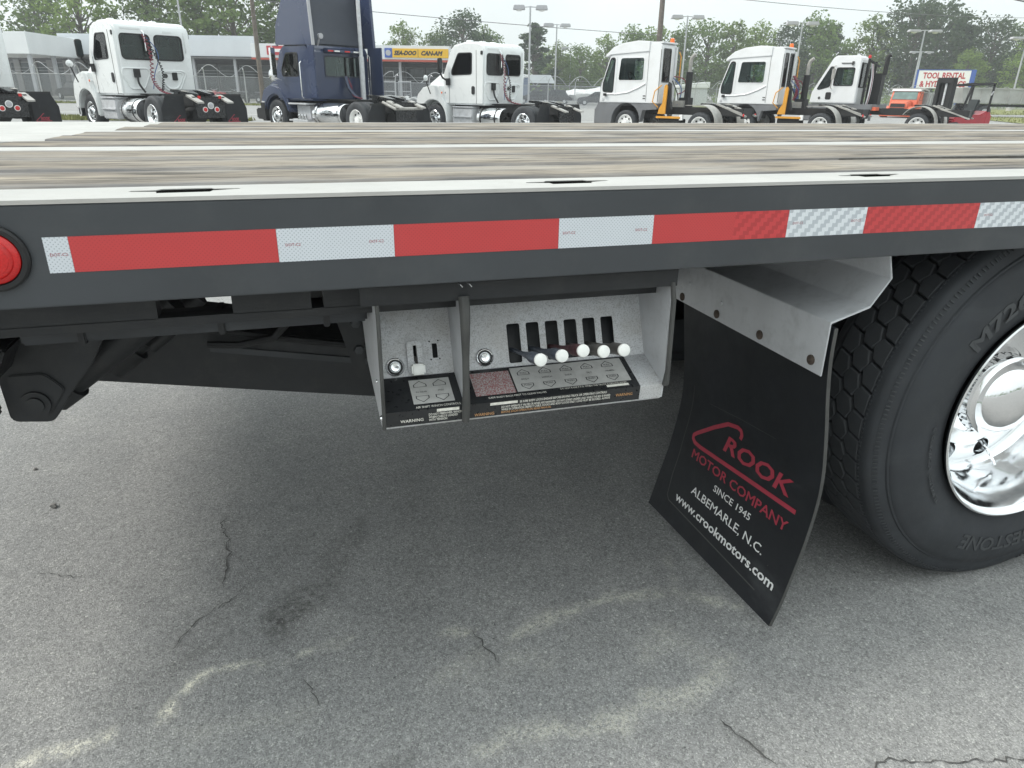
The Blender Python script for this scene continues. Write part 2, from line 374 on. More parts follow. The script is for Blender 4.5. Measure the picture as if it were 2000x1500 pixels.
def m_asphalt():
    m = NT('asphalt'); v = m.mapping()
    big = m.noise(v, .55, 5, .6); mid = m.noise(v, 4.5, 6, .65); wide = m.noise(v, .06, 3)
    base = m.ramp(mid, [(.3, (.27, .271, .272)), (.7, (.345, .343, .338))])
    base = m.mix(m.rng(big, .4, .7, 0, .5), base, (.37, .368, .36))
    base = m.mix(m.rng(m.noise(v, 14, 4, .6), .35, .65, 0, .35), base, (.24, .241, .243))
    v1 = m.vor(v, 330); v2 = m.vor(v, 150)
    sp1 = m.ramp(v1.outputs['Color'], [(.0, (.58, .58, .58)), (.45, (.9, .9, .9)), (.75, (1.06, 1.06, 1.06)), (.97, (1.5, 1.5, 1.47))])
    sp2 = m.ramp(v2.outputs['Color'], [(.0, (.72, .72, .72)), (.6, (1, 1, 1)), (.93, (1.1, 1.1, 1.08)), (1, (1.5, 1.5, 1.46))])
    base = m.mix(m.rng(wide, .3, .7, 0, .25), base, (.26, .255, .24))
    c = m.mix(1.0, base, sp1, 'MULTIPLY'); c = m.mix(1.0, c, sp2, 'MULTIPLY'); v3 = m.vor(v, 62); rare = m.math('MULTIPLY', m.math('GREATER_THAN', m.n_sep(v3.outputs['Color']), .955), m.rng(v3.outputs['Distance'], .12, .26, .75, 0)); c = m.mix(rare, c, (.55, .54, .51)); dk = m.math('MULTIPLY', m.math('LESS_THAN', m.n_sep(v3.outputs['Color']), .05), m.rng(v3.outputs['Distance'], .10, .22, .7, 0)); c = m.mix(dk, c, (.07, .07, .07))
    # rubbed-in pale dust (a stain of its own shape) and oil spots
    st = m.math('MULTIPLY', m.attr('stain'), m.math('MULTIPLY', m.rng(m.noise(v, 150, 4, .85), .44, .53, .0, 1), m.rng(m.noise(v, 22, 4, .7), .36, .56, .15, 1)))
    c = m.mix(m.math('MULTIPLY', st, 1.0), c, (.80, .77, .65))
    ol = m.math('MULTIPLY', m.attr('oil'), m.rng(m.noise(v, 45, 5, .7), .38, .62, .1, 1))
    c = m.mix(m.math('MULTIPLY', ol, .8), c, (.06, .058, .055))
    m.col(c); m.rough(m.rng(mid, .3, .7, .72, .9)); m.set(Specular_IOR_Level=.22)
    h = m.math('ADD', m.math('MULTIPLY', v1.outputs['Distance'], -1.0), m.math('MULTIPLY', m.noise(v, 35, 4), .8))
    m.bump(h, .34, .003); return m.m
M['asphalt'] = m_asphalt()
M['crack'] = paint('crack_shadow', (.075, .073, .07), .95, var=.3, scale=40)
def m_leaf(name, lo, hi):
    m = NT(name); v = m.mapping(); oi = m.n('ShaderNodeObjectInfo')
    n = m.noise(v, .9, 4, .6); c = m.ramp(n, [(.32, lo), (.68, hi)])
    c = m.mix(m.rng(oi.outputs['Random'], 0, 1, 0, .4), c, (.075, .095, .05))
    d = m.n('ShaderNodeBsdfDiffuse'); t = m.n('ShaderNodeBsdfTranslucent'); mx = m.n('ShaderNodeMixShader'); mx.inputs[0].default_value = .45
    m.l(c, d.inputs[0]); m.l(c, t.inputs[0]); m.l(d.outputs[0], mx.inputs[1]); m.l(t.outputs[0], mx.inputs[2]); m.l(mx.outputs[0], m.o.inputs[0])
    m.t.nodes.remove(m.b); return m.m
M['leaf'] = m_leaf('broadleaf_foliage', (.10, .16, .045), (.18, .26, .08))
M['leafl'] = m_leaf('spring_foliage', (.15, .22, .055), (.24, .33, .10))
M['leafd'] = m_leaf('pine_foliage', (.05, .08, .045), (.09, .13, .065))
M['bark'] = paint('tree_bark', (.10, .085, .07), .9, var=.3, scale=4)
def m_grass():
    m = NT('rough_grass'); v = m.mapping(); n = m.noise(v, .7, 5); n2 = m.noise(v, 9, 4, .7)
    c = m.ramp(n, [(.3, (.09, .12, .03)), (.7, (.20, .21, .07))]); c = m.mix(m.rng(n2, .4, .7, 0, .6), c, (.24, .22, .10)); m.col(c); m.rough(.9); m.bump(n2, .6, .05); return m.m
M['grass'] = m_grass()
M['beam'] = paint('satin_black_beam', (.032, .035, .04), .5, var=.2, scale=5, dirt=.15, dirtc=(.07, .065, .06))
M['groove'] = paint('dark_wood_groove', (.13, .125, .115), .85, var=.3, scale=30)
M['tread'] = paint('dusty_tread_rubber', (.058, .061, .066), .75, var=.2, scale=14, bump=.15, bscale=160, dirt=.3, dirtc=(.09, .088, .083), spec=.3)

def add_specks(mat, scale=55, thr=.735, c=(.32, .32, .31), drips=True):   # small chips, dust specks and dried drips on paint
    t = mat.node_tree; b = t.nodes['Principled BSDF']; src = b.inputs['Base Color'].links[0].from_socket
    def nd(ty, **k):
        x = t.nodes.new(ty)
        for a, v in k.items(): setattr(x, a, v)
        return x
    tc = nd('ShaderNodeTexCoord')
    for sc, th, cc, mp in ((scale, thr, c, (1, 1, 1)), (9, .66, (.10, .10, .098), (1, 1, .18)), (3.2, .60, (.085, .088, .092), (.5, 1, 2.2))):
        m = nd('ShaderNodeMapping'); m.inputs['Scale'].default_value = mp; n = nd('ShaderNodeTexNoise'); n.inputs['Scale'].default_value = sc; n.inputs['Detail'].default_value = 5; n.inputs['Roughness'].default_value = .6
        r = nd('ShaderNodeMapRange'); r.inputs['From Min'].default_value = th; r.inputs['From Max'].default_value = th+.05 if sc > 20 else th+.18; r.inputs['To Max'].default_value = .8 if sc > 20 else .45
        x = nd('ShaderNodeMix', data_type='RGBA'); x.inputs['B'].default_value = (*cc, 1)
        t.links.new(tc.outputs['Object'], m.inputs[0]); t.links.new(m.outputs[0], n.inputs['Vector']); t.links.new(n.outputs['Fac'], r.inputs['Value']); t.links.new(r.outputs['Result'], x.inputs['Factor']); t.links.new(src, x.inputs['A']); src = x.outputs['Result']
    t.links.new(src, b.inputs['Base Color'])
add_specks(M['galv'], 70, .70, (.2, .19, .18)); add_specks(M['rail']); add_specks(M['flap'], 40, .72, (.09, .088, .08)); add_specks(M['rubber'], 45, .72, (.11, .108, .1)); add_specks(M['beam'], 60, .72, (.12, .11, .1))
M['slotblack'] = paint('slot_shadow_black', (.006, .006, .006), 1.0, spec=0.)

# ------------------------------------------------------------------ foreground flatbed truck
def holes(name, outer, hs_, fn, mat, parent, thick=0.0, kind_holes=True):
    """flat plate with real openings; fn maps (x, y, off) to 3D"""
    cu = bpy.data.curves.new(name, 'CURVE'); cu.dimensions = '2D'; cu.fill_mode = 'BOTH'; cu.extrude = thick/2 if thick else 0
    for pl in [outer]+hs_:
        sp = cu.splines.new('POLY'); sp.points.add(len(pl)-1); sp.use_cyclic_u = True
        for p, q in zip(sp.points, pl): p.co = (q[0], q[1], 0, 1)
    to = bpy.data.objects.new(name, cu); COL.objects.link(to)
    dg = bpy.context.evaluated_depsgraph_get(); me = bpy.data.meshes.new_from_object(to.evaluated_get(dg)); bpy.data.objects.remove(to)
    for v in me.vertices: v.co = Vector(fn(v.co.x, v.co.y, v.co.z))
    me.materials.clear(); me.materials.append(mat)
    o = bpy.data.objects.new(name, me); COL.objects.link(o)
    if parent: o.parent = parent
    return o

truck = thing('flatbed_truck', 'black flatbed recovery truck with plank deck and striped reflective tape in the foreground', 'truck')
XL, XR = -1.32, 5.6
# side rail: C channel, outer face at y=0
b = MB(); b.box(XL, XR, 0, .010, .925, 1.0705); b.box(XL, XR, .010, .07, .925, .933); b.box(XL-.012, XL, 0, 2.46, .925, 1.0745)
rail = b.build('side_rail', M['rail'], truck, bevel=.002)
slots = [(-.126, .079), (.499, .08), (1.15, .078), (1.80, .08), (2.45, .08), (3.1, .08), (3.75, .08)]
hl = []
for sx, w in slots:
    k = .060
    hl.append([(sx-w, .066), (sx-w*.5, .060), (sx-w*.48, .044), (sx+w*.46, .048), (sx+w*.5, .062), (sx+w, .076), (sx+w*.97, .083), (sx+w*.5, .084), (sx+w*.44, .093), (sx-w*.46, .090), (sx-w*.55, .078), (sx-w*.97, .076)])
holes('rail_flange', [(XL, .0), (XR, .0), (XR, .126), (XL, .126)], hl, lambda x, y, z: (x, y, 1.0735+z), M['deckwhite'], rail, thick=.006)
b = MB()
for sx, w in slots:
    b.box(sx-w*.48, sx+w*.48, .080, .083, 1.02, 1.070); b.box(sx-w*.48, sx+w*.48, .046, .049, 1.02, 1.070)
b.build('slot_pocket', M['under'], rail)
b = MB()
for pl_ in hl: b = MB(); b.prism([(a_, .065+(c_-.065)*1.02) for a_, c_ in pl_], 'z', 1.06, 1.0752); b.build('slot_shade_fill', M['slotblack'], rail)  # black filler just below the flange top stands in for shade in the slots
# reflective tape, two inches high
def tape(x0, x1, mat):
    b = MB(); b.box(x0, x1, -.0009, .0004, .9746, 1.0254)
    return b.build('reflective_tape', mat, rail, smooth=0)
tape(-.3115, -.2800, M['tw']); tape(-.2796, 0, M['tr']); tape(.0004, .1778, M['tw']); tape(.1782, .4572, M['tr']); tape(.4576, .635, M['tw'])
b = MB(); b.box(.6354, .80, -.0009, .0004, .9746, 1.0254); b.build('reflective_tape', M['tr'], rail, smooth=0)
tape(.80, .9144, M['trb']); tape(.9148, 1.0922, M['twb']); tape(1.0926, 1.3716, M['trb']); tape(1.372, 1.5496, M['twb'])
x = 1.55; k = 0
while x < 5.2:
    w = .279 if k % 2 == 0 else .1776; tape(x, x+w, M['trb' if k % 2 == 0 else 'twb']); x += w+.0004; k += 1
for cx in (-.295, .023, .150, .476, .612, .937, 1.07, 1.40):
    text('tape_print', 'DOT-C2', .0062, M['decalred'], rail, lambda a, bb, z, c=cx: (c+a, -.0013, .9985+bb))
# round marker lamp
lc = (-.377, -.0, 1.0)
b = MB(); b.lathe([(.0, .047), (-.006, .047), (-.009, .044), (-.009, .038), (-.004, .0365), (.0, .0365)], lc, 'y', 48)
lampo = b.build('marker_lamp', M['black'], truck)
b = MB(); b.lathe([(-.001, .0365), (-.007, .036), (-.012, .031), (-.0145, .02), (-.0155, .008), (-.0157, .0005)], lc, 'y', 48)
for k in range(5):
    b.lathe([(-.0144+.0*k, .006+.0055*k), (-.0158+.0006*k*k*.5, .008+.0055*k), (-.0138+.0005*k*k, .0095+.0055*k)], lc, 'y', 40)
b.build('lens', M['redlens'], lampo)

# deck: pale steel strips with weathered boards between
b = MB()
for y0, y1 in ((.826, .995), (1.602, 1.765), (2.33, 2.46)): b.box(XL, XR, y0, y1, 1.060, 1.0765)
b.box(XL, -.69+.004, .134, 2.33, 1.056, 1.0725)
deck = b.build('deck', M['deckwhite'], truck, smooth=0)
b = MB(); b.box(XL+.02, XR, .012, 2.44, 1.030, 1.040); b.build('deck_underplate', M['under'], deck, smooth=0)
rnd = random.Random(3)
def board(y0, y1, x0, x1, top, name='deck_board'):
    xs = [x0]; 
    while xs[-1] < x1: xs.append(min(x1, xs[-1]+rnd.uniform(.05, .12)))
    ys = [0, .03, .14, .25, .5, .75, .86, .97, 1]; v = []; f = []
    for i, xx in enumerate(xs):
        e0 = noise.noise((xx*3, y0*7, 1))*.005+noise.noise((xx*15, y0*7, 4))*.003; e1 = noise.noise((xx*3, y1*7, 2))*.005+noise.noise((xx*15, y1*7, 6))*.003
        for j, t in enumerate(ys):
            yy = y0+e0*(1-t)+e1*t+(y1-y0)*t
            zz = top+noise.noise((xx*1.1, yy*9, 3))*.0022+noise.noise((xx*6, yy*40, 8))*.0012
            if j in (0, 8): zz -= .005
            v.append((xx, yy, zz))
    n = len(ys)
    for i in range(len(xs)-1):
        for j in range(n-1): f.append((i*n+j, (i+1)*n+j, (i+1)*n+j+1, i*n+j+1))
    base = len(v)
    for i, xx in enumerate(xs): v += [(v[i*n][0], v[i*n][1], 1.042), (v[i*n+n-1][0], v[i*n+n-1][1], 1.042)]
    for i in range(len(xs)-1):
        f.append((i*n, base+2*i, base+2*i+2, (i+1)*n)); f.append((i*n+n-1, (i+1)*n+n-1, base+2*i+3, base+2*i+1))
    f.append(tuple(range(n))+(base+1, base)); 
    m = MB(); m.add(v, f); o = m.build(name, M['wood'], deck, smooth=25, norm=True); at = o.data.attributes.new('edge', 'FLOAT', 'POINT'); ev = [1, .9, .3, 0, 0, 0, .3, .9, 1]
    at.data.foreach_set('value', [ev[i % 9] if i < base else 1. for i in range(len(o.data.vertices))]); return o
for y0, y1, zt, xe in ((.140, .360, 1.0785, -.69), (.367, .590, 1.0815, -.69), (.596, .820, 1.081, -.69),
                   (1.003, 1.205, 1.079, -.69), (1.210, 1.402, 1.0815, -.62), (1.408, 1.597, 1.081, -.60),
                   (1.772, 1.955, 1.080, -.55), (1.960, 2.142, 1.082, -.49), (2.147, 2.325, 1.0815, -.47)):
    board(y0, y1, XL+.01 if xe < XL else xe, XR, zt)
b = MB()
for y0, y1, xe in ((1.21, 1.40, -.62), (1.40, 1.60, -.60), (1.765, 1.955, -.55), (1.955, 2.14, -.49), (2.14, 2.33, -.47)):
    if xe > XL: b.box(XL, xe-.004, y0, y1, 1.0725, 1.0765)
if b.v: b.build('deck_end_plate', M['deckwhite'], deck, smooth=0)
# dark worn seam between the first two boards
b = MB(); pl = [(1.30, .345), (1.36, .350), (1.42, .351), (1.9, .352), (2.5, .36), (1.9, .372), (1.45, .379), (1.40, .376), (1.37, .356)]
b.prism(pl, 'z', 1.0795, 1.0838); b.build('worn_board_groove', M['groove'], deck, smooth=0)

# frame and underside structure
b = MB(); b.box(-.10, 5.4, .72, .79, .70, .945); b.build('frame_rail', M['under'], truck, bevel=.006)
b = MB(); b.box(-.10, 5.4, 1.66, 1.73, .70, .945); b.build('frame_rail', M['under'], truck, bevel=.006)
b = MB()
for xx in (-1.2, -.9, -.55, -.15, .3, .75, 1.2, 1.65, 2.1, 2.6, 3.1, 3.7, 4.3, 4.9): b.box(xx, xx+.05, .05, 2.4, .945, 1.028)
b.build('cross_member', M['under'], truck)
b = MB(); b.box(XL, XR, 2.45, 2.46, .925, 1.0745); b.build('side_rail', M['rail'], truck)
b = MB(); b.box(-.425, .14, .15, .20, .822, .858); b.box(-.425, -.375, .20, .70, .822, .858); b.build('support_beam', M['beam'], truck, bevel=.004)
b = MB(); b.box(-1.2, -.20, .085, .12, .872, .93); b.box(-.085, .042, .085, .12, .872, .93); b.box(.062, .7, .085, .12, .872, .93); b.box(-.60, .7, .085, .12, .858, .873); b.prism([(-.165, .93), (-.145, .908), (-.13, .915), (-.11, .905), (-.09, .93)], 'y', .085, .12); b.build('lower_rail', M['under'], truck)
# tilt boom
b = MB(); b.prism([(-.62, .77), (.34, .593), (.34, .443), (-.62, .61)], 'y', .6, .84); boom = b.build('tow_boom', M['under'], truck, bevel=.008)
b = MB(); b.tube([(-.30, .585, .72), (-.05, .585, .662), (.2, .585, .612), (.32, .585, .59)], .009, 8); b.tube([(-.2, .575, .66), (-.13, .57, .655), (-.05, .56, .67), (.0, .55, .72), (.02, .54, .78)], .009, 8)
b.build('hydraulic_hose', M['black'], boom)
b = MB(); b.prism(rpoly([(-.525, .63), (-.455, .622), (-.405, .69), (-.37, .73), (-.33, .80), (-.50, .86), (-.53, .80)], .012), 'y', .29, .315)
b.prism(rpoly([(-.525, .63), (-.455, .622), (-.405, .69), (-.37, .73), (-.33, .80), (-.50, .86), (-.53, .80)], .012), 'y', .40, .425)
brk = b.build('pivot_bracket', M['under'], truck, bevel=.003)
b = MB(); b.lathe([(0, .0), (0, .026), (-.012, .026), (-.012, .016), (-.018, .016), (-.018, 0)], (-.475, .29, .665), 'y', 24); b.build('pivot_pin', M['under'], brk)
b = MB(); b.prism(rpoly([(-.512, .642), (-.46, .634), (-.42, .69), (-.45, .725), (-.512, .725)], .01), 'y', .284, .29); b.build('bracket_rib', M['under'], brk, bevel=.002)
b = MB(); b.tube([(-.44, .36, .675), (-.22, .36, .83)], .034, 20); b.tube([(-.47, .36, .655), (-.43, .36, .682)], .042, 20)
cyl = b.build('hydraulic_cylinder', M['under'], truck)
b = MB(); b.tube([(-.36, .50, .675), (-.19, .50, .80)], .022, 16); b.tube([(-.39, .50, .652), (-.335, .50, .692)], .032, 16); b.tube([(-.30, .47, .70), (-.255, .47, .735)], .016, 12); b.build('hydraulic_cylinder', M['under'], truck)
b = MB(); b.prism([(-.66, .74), (-.545, .70), (-.535, .655), (-.56, .62), (-.66, .60)], 'y', .22, .30); b.prism([(-.62, .86), (-.47, .80), (-.50, .74), (-.64, .76)], 'y', .2, .3); b.build('tow_arm_end', M['under'], truck, bevel=.004)
# mounting plate between boom and control box
b = MB(); b.prism([(.09, .86), (.145, .86), (.145, .63), (.13, .63), (.118, .66), (.085, .79)], 'y', .34, .36); b.build('mounting_plate', M['under'], truck, bevel=.003)

# air lines, clamps and bolt heads under the deck
b = MB(); b.tube([(-.9, .24, .835), (-.4, .235, .842), (-.1, .24, .838), (.15, .25, .842)], .007, 8); b.tube([(-.42, .30, .80), (-.2, .31, .79), (-.05, .33, .80), (.1, .34, .81)], .006, 8); b.build('air_line', M['black'], truck)
for x_ in (-.34, -.12, .06):
    b = MB(); b.box(x_, x_+.012, .146, .205, .818, .862); b.build('line_clamp', M['under'], truck, bevel=.002)
for x_, y_, z_ in ((.10, .34, .84), (.13, .34, .84), (.10, .34, .80), (.13, .34, .76), (.133, .34, .70)):
    b = MB(); b.lathe([(0, .011), (-.006, .010), (-.007, .0003)], (x_, y_, z_), 'y', 6); b.build('bolt_head', M['beam'], truck, smooth=0)
b = MB(); b.box(-.2, .33, .595, .60, .585, .60); b.v = [(x, y, z-(x+.2)*.184+.05) for x, y, z in b.v]; b.build('weld_seam', M['beam'], boom)
# ---------------- control box
P0, P1 = Vector((0, .114, .720)), Vector((0, .166, .846)); UP = (P1-P0).normalized(); NP = Vector((0, -UP.z, UP.y))
def pan(x, t, o=0.): q = P0+UP*t+NP*o; return (x, q.y, q.z)
L0, L1 = Vector((0, .025, .687)), Vector((0, .113, .7195)); UL = (L1-L0).normalized(); NL = Vector((0, -UL.z, UL.y)); LL = (L1-L0).length
def led(x, t, o=0.): q = L0+UL*(t*LL)+NL*o; return (x, q.y, q.z)
def lip(x, z, o=0.): return (x, .025-o+(.687-z)*.0882, z)
PT = .205
cbx = MB(); cbx.box(.12, .72, .03, .20, .9175, .9245); box = cbx.build('control_box', M['under'], truck)
wall_in = [(.032, .893), (.020, .70), (.026, .686), (.0285, .656), (.05, .656), (.12, .700), (.20, .893)]
for x0_ in (.7005, .2950):
    cbx = MB(); cbx.prism(wall_in, 'x', x0_, x0_+.0038); cbx.build('side_wall', M['sidewhite'], box, smooth=0)
cbx = MB(); cbx.prism([(.03, .887), (.018, .70), (.027, .656), (.06, .656), (.27, .70), (.36, .80), (.36, .887)], 'x', .1440, .1475)
cbx.build('side_wall', M['sidewhite'], box, smooth=0)
b = MB(); b.box(.12, .712, .028, .036, .886, .9175); b.build('box_header', M['under'], box)
hb = [rr(.4215+.0403*i-.0135, .4215+.0403*i+.0135, .005, .083, .004) for i in range(6)]
holes('control_panel', [(.2987, -.001), (.7003, -.001), (.7003, PT), (.2987, PT)], hb, lambda x, y, z: pan(x, y, z), M['speckle'], box, .002)
hb = [rr(.2565, .2665, .029, .057, .002)]+[[(cx+.0017*math.cos(a*PI/4), cz+.0017*math.sin(a*PI/4)) for a in range(8)] for cx, cz in ((.2523, .0615), (.2693, .062), (.2528, .0265), (.2698, .027))]+[rr(.2185, .2255, .026, .058, .002)]
holes('control_panel', [(.1477, -.001), (.2948, -.001), (.2948, PT), (.1477, PT)], hb, lambda x, y, z: pan(x, y, z), M['speckle'], box, .002)
b = MB()
for x0, x1 in ((.149, .293), (.302, .698)):
    v = [pan(x0, .0, -.012), pan(x1, .0, -.012), pan(x1, PT, -.05), pan(x0, PT, -.05)]; b.add(v, [(0, 1, 2, 3)])
b.build('box_interior', M['under'], box, smooth=0)
# ledges with their lips
for x0, x1, xb0, xb1 in ((.1477, .2948, .1475, .2948), (.2987, .7003, .2987, .652)):
    b = MB(); v = [led(x0, 0), led(x1, 0), led(x1, 1.0), led(x0, 1.0), lip(x0, .656), lip(x1, .656)]
    v2 = [(p[0], p[1]+.004, p[2]-.004) for p in v]; b.add(v+v2, [(0, 1, 2, 3), (4, 5, 1, 0), (6, 9, 8, 7), (10, 6, 7, 11), (4, 10, 11, 5), (3, 2, 8, 9), (0, 3, 9, 6, 10, 4), (2, 1, 5, 11, 7, 8)])
    lo = b.build('control_ledge', M['speckle'], box, bevel=.0004, seg=1)
    b = MB(); o = .0007
    b.add([led(xb0, -.012, o), led(xb1, -.012, o), led(xb1, .97, o), led(xb0, .97, o)], [(0, 1, 2, 3)]); b.add([lip(xb0, .6575, o), lip(xb1, .6575, o), lip(xb1, .6876, o), lip(xb0, .6876, o)], [(0, 1, 2, 3)])
    b.build('warning_decal', M['lblblack'], box, smooth=0)
def plate(name, x0, x1, t0, t1, mat, o=.0014):
    b = MB(); b.add([led(x0, t0, o), led(x1, t0, o), led(x1, t1, o), led(x0, t1, o), led(x0, t0, .0006), led(x1, t0, .0006), led(x1, t1, .0006), led(x0, t1, .0006)], [(0, 1, 2, 3), (0, 1, 5, 4), (2, 3, 7, 6), (1, 2, 6, 5), (3, 0, 4, 7)])
    return b.build(name, mat, box, smooth=0)
plate('instruction_plate', .3215, .4000, .19, .86, M['lblred']); plate('instruction_plate', .4035, .6400, .20, .92, M['lblsilver']); plate('instruction_plate', .2035, .2800, .15, .84, M['lblsilver'])
def arrow(cx, t, s, up):
    sg = 1 if up else -1
    def pg(k): return [(-.0125*k, -.006*k*sg), (.0125*k, -.006*k*sg), (.0125*k, .001*k*sg), (.0, .011*k*sg), (-.0125*k, .001*k*sg)]
    holes('arrow_mark', pg(s), [pg(s*.86)], lambda x, y, z: led(cx+x, t+y/LL, .0019), M['ink'], box)
for k in range(5):
    cx = .4275+.0445*k
    arrow(cx, .74, 1.0, True); arrow(cx, .35, 1.0, False)
    for tt, s in ((.735, 'PULL'), (.545, ('BODY', 'WINCH', 'SLIDE', 'TILT', 'WHEEL')[k]), (.365, 'PUSH')):
        text('arrow_text', s, .0062, M['ink'], box, lambda x, y, z, c=cx, t=tt: led(c+x, t+(y-.002)/LL, .0019))
for k in range(2):
    cx = .2225+.037*k; arrow(cx, .68, 1.0, True); arrow(cx, .30, 1.0, False)
    text('arrow_text', ('IN GEAR', 'FREE')[k], .0055, M['ink'], box, lambda x, y, z, c=cx: led(c+x, .48+(y-.002)/LL, .0019))
def ltext(s, x, t, size, mat, w=None): text('decal_text', s, size, mat, box, lambda a, bb, z: led(x+a, t+bb/LL, .0012), align='LEFT', width=w)
def ptext(s, x, z0, size, mat, w=None): text('decal_text', s, size, mat, box, lambda a, bb, z: lip(x+a, z0+bb, .0012), align='LEFT', width=w, bold=.0001)
ltext('AIR SHIFT WINCH CONTROLS', .2055, .03, .0075, M['lblwhite'], .083)
for q in ([lip(.243, .6795, .0012), lip(.285, .6795, .0012), lip(.285, .6855, .0012), lip(.243, .6855, .0012)], [lip(.344, .6800, .0012), lip(.3975, .6800, .0012), lip(.3975, .6855, .0012), lip(.344, .6855, .0012)], [led(.583, .055, .0012), led(.630, .055, .0012), led(.630, .12, .0012), led(.583, .12, .0012)]):
    b = MB(); b.add(q, [(0, 1, 2, 3)]); b.build('white_ink_block', M['lblwhite'], box, smooth=0)
ptext('WARNING', .176, .6640, .0085, M['lblwhite'], .042)
for k, s in enumerate(('DO NOT FREEWHEEL WINCH', 'WHEN CABLE IS LOADED', 'WITH TENSION')): ptext(s, .228, .6735-.0058*k, .0062, M['lblwhite'], (.062, .054, .034)[k])
ltext('SLIDE BODY BACK FIRST TO CLEAR VALVES', .343, .085, .0066, M['lblwhite'], .115); ltext('DO NOT RAISE P.T.O. WHEN THE TRUCK IS DRIVING AWAY', .488, .13, .0064, M['lblwhite'], .14)
ptext('BE SURE BODY LOCKS ENGAGE BEFORE DRIVING TRUCK OR OPERATING CONTROLS', .402, .6800, .0066, M['lblwhite'], .178)
for k, s in enumerate(('DO NOT OPERATE IF VALVES OR HOSES ARE DAMAGED. DO NOT STAND UNDER LOAD WHILE THE BED IS RAISED', 'WHILE IN OPERATION. INSPECT CABLE, HOOKS AND BODY LOCKS DAILY. LOAD MUST BE SECURED, ALWAYS', 'BEFORE EACH OPERATION READ MANUAL')):
    ptext(s, .366, .6725-.0056*k, .0062, M['lblwhite'] if k < 2 else M['lblyellow'], (.222, .222, .10)[k])
ptext('WARNING', .314, .6605, .0085, M['lblyellow'], .038); ptext('WARNING', .600, .6695, .0085, M['lblyellow'], .036)
# rubber edge trim on the wall edges
b = MB(); b.tube([(.2965, .027, .893), (.2965, .018, .86), (.2965, .0165, .78), (.2965, .016, .72), (.2965, .018, .688), (.2965, .024, .655)], [.010, .0095, .0065, .0065, .008, .007], 10)
b.build('edge_trim', M['trim'], box); b = MB(); b.tube([(.7035, .030, .893), (.7035, .020, .86), (.7035, .0145, .72), (.7035, .018, .69), (.7035, .025, .684)], [.005, .005, .005, .007, .003], 10)
b.build('edge_trim', M['trim'], box); b = MB(); b.tube([(.1465, .026, .887), (.1465, .019, .86), (.1465, .018, .70), (.1465, .025, .655)], [.0035, .0035, .0035, .0035], 8)
b.build('edge_trim', M['trim'], box)
for xx in (.288, .304):
    b = MB(); b.tube([(xx-.004, .016, .921), (xx, .012, .918), (xx+.004, .016, .913)], .0016, 6); b.build('cotter_clip', M['chrome'], box)
b = MB(); b.lathe([(0, .0001), (-.003, .0045), (0, .006)], (.1435, .03, .676), 'x', 12); b.lathe([(0, .0001), (-.002, .003), (0, .004)], (.1435, .075, .73), 'x', 10); b.build('rivet', M['chrome'], box)
# push buttons
for cx, t in ((.1825, .0155), (.3580, .0185)):
    b = MB(); c = Vector(pan(cx, t+.0025)); q = NP.to_track_quat('Z', 'Y').to_matrix()
    def ring(prof, mi=0):
        vs = []; n = 28
        for a, r in prof: vs += [tuple(c+q@Vector((r*math.cos(2*PI*k/n), r*math.sin(2*PI*k/n), a))) for k in range(n)]
        return b.add(vs, [(i*n+k, i*n+(k+1) % n, (i+1)*n+(k+1) % n, (i+1)*n+k) for i in range(len(prof)-1) for k in range(n)], mi)
    ring([(0, .0175), (.004, .0175), (.0052, .0160), (.0045, .0145), (.002, .0140)]); ring([(.002, .0142), (.002, .011)], 1); ring([(.002, .0112), (.006, .0108), (.0085, .008), (.0075, .0035), (.0062, .0001)])
    b.build('push_button', [M['chrome'], M['black']], box, smooth=50)
# air shift toggle in its raised bracket
holes('toggle_bracket', rr(.2065, .2355, .003, .064, .006), [rr(.2185, .2255, .022, .056, .002)], lambda x, y, z: pan(x, y, .006+z), M['speckle'], box, .010)
b = MB(); c = [pan(.2095, -.002, .012), pan(.2375, -.002, .012), pan(.2375, .022, .012), pan(.2095, .022, .012), pan(.211, .0, .028), pan(.236, .0, .028), pan(.236, .019, .028), pan(.211, .019, .028)]
b.add(c, [(0, 3, 2, 1), (4, 5, 6, 7), (0, 1, 5, 4), (1, 2, 6, 5), (2, 3, 7, 6), (3, 0, 4, 7)]); b.build('toggle_knob', M['knob'], box, bevel=.003)
b = MB(); b.tube([pan(.222, .034, .0), pan(.2225, .022, .016), pan(.2228, .018, .018)], .0024, 8); b.build('toggle_stem', M['levergrey'], box)
# five control levers with white ended grips
for k, (zz, mt) in enumerate(((.784, 'leverblue'), (.788, 'leverblue'), (.794, 'leverred'), (.789, 'levergrey'), (.788, 'levergrey'))):
    cx = .4205+.0403*k; a = Vector((cx-.002, .150, .742)); e = Vector((cx+.001, -.03, zz)); d = (e-a).normalized()
    b = MB(); b.tube([a, a+(e-a)*.45, a+(e-a)*.72, a+(e-a)*.76, e-d*.002], [.0042, .0046, .0085, .0112, .0115], 14); b.build('control_lever', M[mt], box)
    b = MB(); b.tube([e-d*.003, e, e+d*.0025, e+d*.0035], [.0116, .0119, .0114, .009], 18); b.build('lever_cap', M['knob'], box)

